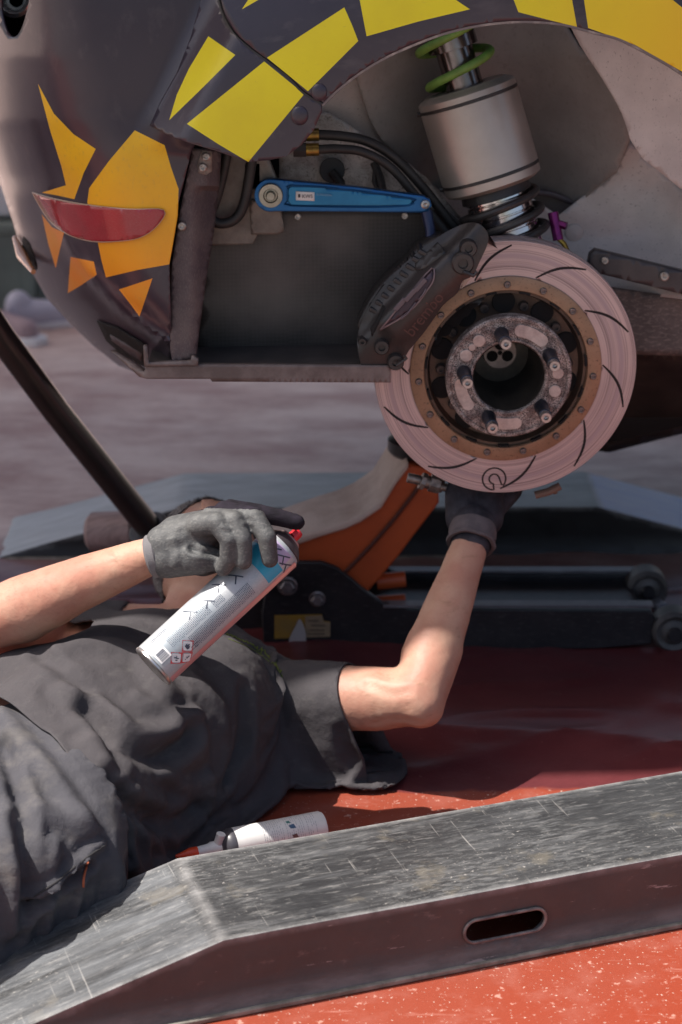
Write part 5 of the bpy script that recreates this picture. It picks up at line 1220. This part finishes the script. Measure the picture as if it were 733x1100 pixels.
# hazard diamonds, recycling note and barcode
def diamond(mb, s, t, k, off): wrap(mb, [(W_(s - k), t), (W_(s), t + k), (W_(s + k), t), (W_(s), t - k)], [(0, 1, 2, 3)], off)
D_ = ((.0115, .050), (.013, .0285), (.0235, .0395))
mb = MB()
for s, t in D_: diamond(mb, s, t, .0108, .0006)
mb.build('hazard_border', mat('hazard_red', (.60, .06, .07), .45), cb, smooth=False)
mb = MB()
for s, t in D_: diamond(mb, s, t, .0080, .0009)
mb.build('hazard_field', mat('hazard_white', (.78, .76, .75), .45), cb, smooth=False)
mb = MB(); s, t = D_[0]; wrap(mb, [(W_(s + x * .0014), t + y * .0014) for x, y in ((2, -2.6), (2.6, -.5), (1, 2), (.6, .3), (-.2, 3.2), (-1.4, .4), (-2.6, 1), (-2, -2.4))], [tuple(range(8))], .0012)
s, t = D_[1]; wline(mb, [(W_(s - .003), t - .002), (W_(s + .003), t + .002)], .0011, .0012); wline(mb, [(W_(s - .002), t + .002), (W_(s), t)], .0009, .0012); wline(mb, [(W_(s + .001), t - .003), (W_(s + .003), t - .001)], .0014, .0012)
s, t = D_[2]; wline(mb, [(W_(s), t - .001), (W_(s), t + .004)], .0013, .0012); wline(mb, [(W_(s), t - .0036), (W_(s), t - .0024)], .0013, .0012)
for k in range(11): wline(mb, [(W_(-.0085 + k * .0012), .011), (W_(-.0085 + k * .0012), .024)], (.0004, .0007, .0005, .0008)[k % 4], .0012)
wline(mb, [(W_(.016), .052), (W_(.016), .064)], .0006, .001); wline(mb, [(W_(.020), .052), (W_(.020), .062)], .0006, .001)
mb.build('hazard_symbols', can_ink, cb, smooth=False)
mb = MB(); wrect(mb, W_(-.0105), W_(.0055), .0085, .0265, .0008); mb.build('barcode_field', bpy.data.materials['hazard_white'], cb)
# fine diagonal hatch on the lower body
mb = MB()
for k in range(22):
    t = .008 + k * .0022; wline(mb, [(W_(-.024), t + .006), (W_(-.006), t)], .0003, .00035); wline(mb, [(W_(-.006), t), (W_(.012), t + .003)], .0003, .00035)
mb.build('hatch_print', mat('hatch', (.38, .44, .50), .4, .3), cb, smooth=False)

# ------------------------------------------------------------------ bottle on the ground behind the ramp
b0, b1 = gr(345, 907, .024), gr(262, 918, .024)     # flat base end (right) and shoulder end
b0 = gr(347, 889, .028); b1 = gr(250, 908, .028)
bot = thing('spray_bottle', 'small white printed bottle with dark collar and red tip lying on the red floor', 'bottle', V(b0.x, b0.y, 0))
bx = (b1 - b0).normalized(); BL = (b1 - b0).length; Mb_ = Matrix.Translation(b0) @ bx.to_track_quat('Z', 'Y').to_matrix().to_4x4(); br = .0235
bw = mat('bottle_white', (.74, .72, .70), .4, col2=(.68, .66, .64), scale=60)
mb = MB(); mb.lathe([(.0001, .002), (br - .006, .001), (br - .002, .0), (br, .004), (br, BL)], 44, Mb_); bb_ = mb.build('bottle_body', bw, bot)
mb = MB(); mb.lathe([(br + .0002, BL - .001), (br + .0004, BL + .004), (br - .002, BL + .010), (br - .008, BL + .016), (.008, BL + .018)], 40, Mb_); mb.build('dark_collar', mat('collar_grey', (.06, .056, .066), .38, coat=.2), bot)
mb = MB(); mb.lathe([(.0105, BL + .012), (.0105, BL + .030), (.0085, BL + .034), (.0075, BL + .050)], 28, Mb_); mb.cyl(Mb_ @ V(0, 0, BL + .022), Mb_ @ V(0, 0, BL + .022) + V(.006, .0, .022), .0065, 20); mb.build('white_cap', bw, bot)
mb = MB(); mb.lathe([(.0078, BL + .050), (.0078, BL + .060), (.0055, BL + .068), (.0022, BL + .080), (.0001, BL + .081)], 24, Mb_); mb.build('red_tip', mat('tip_red', (.75, .07, .02), .4), bot)
def bw_(mb, P, off=.0003): mb.add([Mb_ @ (Matrix.Rotation(th, 4, 'Z') @ V(br + off, 0, t)) for th, t in P], [tuple(range(len(P)))])
upv = (Mb_.inverted().to_3x3() @ V(0, -.75, .66)); TH = math.atan2(upv.y, upv.x)
mb = MB(); rng = random.Random(3)
for k in range(26):
    t = .016 + k * .0030
    if .030 < t < .034 or .06 < t < .064: continue
    a = -.95
    while a < .95:
        w_ = rng.uniform(.05, .16)
        if rng.random() < .8: bw_(mb, [(TH + a, t), (TH + a + w_, t), (TH + a + w_, t + .0007), (TH + a, t + .0007)])
        a += w_ + .05
mb.build('bottle_print', mat('bottle_fine', (.36, .36, .38), .5), bb_, smooth=False)
for (a, t, h_, w_, col) in ((.05, .045, .010, .28, (.05, .10, .18)), (-.5, .044, .009, .24, (.16, .08, .07)), (.42, .05, .007, .20, (.05, .18, .16))):
    mb = MB(); bw_(mb, [(TH + a, t), (TH + a + w_, t + .002), (TH + a + w_ * .8, t + h_), (TH + a + .02, t + h_ * .8)], .0005); mb.build('printed_emblem', mat('emblem', col, .5), bb_, smooth=False)

# ------------------------------------------------------------------ far things at the left edge
def plank(P, r_): pass
bn = thing('storage_crate', 'blurred grey-green crate standing on the ground beyond the bumper', 'crate', gr(10, 350, 0))
cgm = mat('crate_green', (.20, .24, .21), .6, col2=(.15, .18, .16), scale=6)
p = gr(10, 352, 0)
mb = MB(); mb.box((p.x - .02, p.y + .25, .13), (.30, .34, .22)); cbx = mb.build('crate_body', cgm, bn, bevel=.012)
mb = MB(); mb.box((p.x - .02, p.y + .25, .245), (.33, .37, .03)); mb.build('crate_lid', cgm, bn, bevel=.008)
for dx in (-.09, .05): mb = MB(); mb.box((p.x + dx, p.y + .07, .13), (.03, .02, .2)); mb.build('crate_rib', cgm, bn, bevel=.004)
wb = thing('white_box', 'blurred bright white box standing on the grey-green crate', 'box', V(p.x - .03, p.y + .25, .26))
wm = mat('bright_white', (.80, .80, .82), .5)
mb = MB(); mb.box((p.x - .04, p.y + .25, .375), (.24, .24, .22)); mb.build('box_body', wm, wb, bevel=.01)
mb = MB(); mb.box((p.x - .04, p.y + .25, .492), (.25, .25, .014)); mb.build('box_lid', wm, wb, bevel=.004)
def shoe_thing(q, yaw, m, label):
    t = thing('sneaker', label, 'shoe', q); mb = MB(); dx = V(math.cos(yaw), math.sin(yaw), 0)
    capsule(mb, q + dx * -.08 + V(0, 0, .045), .04, q + dx * .07 + V(0, 0, .034), .032); capsule(mb, q + dx * -.09 + V(0, 0, .06), .033, q + dx * -.085 + V(0, 0, .075), .033)
    me = remesh(mb, .006, 4); co, no = arrs(me); co[:, 2] = np.maximum(co[:, 2], .018); setco(me, co); me.materials.append(m); link('shoe_upper', me, t, True, 0, 60)
    mb = MB(); mb.prism([((-.125 + .25 * (.5 - .5 * math.cos(a / 12 * math.pi))) * 1, .042 * math.sin(a / 12 * math.pi) ** .5) for a in range(13)] + [((-.125 + .25 * (.5 - .5 * math.cos(a / 12 * math.pi))), -.042 * math.sin(a / 12 * math.pi) ** .5) for a in range(11, 0, -1)], .002, .024, Matrix.Translation(q) @ Matrix.Rotation(yaw, 4, 'Z')); mb.build('shoe_sole', wm, t, bevel=.004)
shoe_thing(gr(56, 352, 0), R(20), mat('pale_lilac', (.55, .53, .62), .6), 'blurred pale lilac shoe on the ground just beyond the bumper edge')
shoe_thing(gr(6, 366, 0), R(-30), mat('pinkish', (.42, .30, .32), .6), 'blurred pinkish shoe on the ground by the black jack handle')

# ------------------------------------------------------------------ unseen roof added to shade the ground behind the car
aw = thing('added_shade_roof', 'unseen grey roof on slim poles, added to shade the ground behind the car', 'shade roof', V(0, 4.4, 0))
am = mat('shade_roof_fabric', (.30, .29, .30), .8)
mb = MB(); n = 12; vs = [(-7 + 18 * i / n, 2.67 + 2.75 * j / n, 2.95 + .25 * math.sin(math.pi * j / n)) for j in range(n + 1) for i in range(n + 1)]
fs = [(j * (n + 1) + i, j * (n + 1) + i + 1, (j + 1) * (n + 1) + i + 1, (j + 1) * (n + 1) + i) for j in range(n) for i in range(n)]
mb.add(vs, fs); o = mb.build('shade_roof_sheet', am, aw); s_ = o.modifiers.new('t', 'SOLIDIFY'); s_.thickness = .01
for x in (-6.9, -2.6, 5, 10.9):
    for y in (2.71, 5.38):
        if y < 5 and x == 5: continue
        mb = MB(); mb.cyl((x, y, 0), (x, y, 2.96), .03, 16); mb.build('shade_roof_pole', alu, aw)
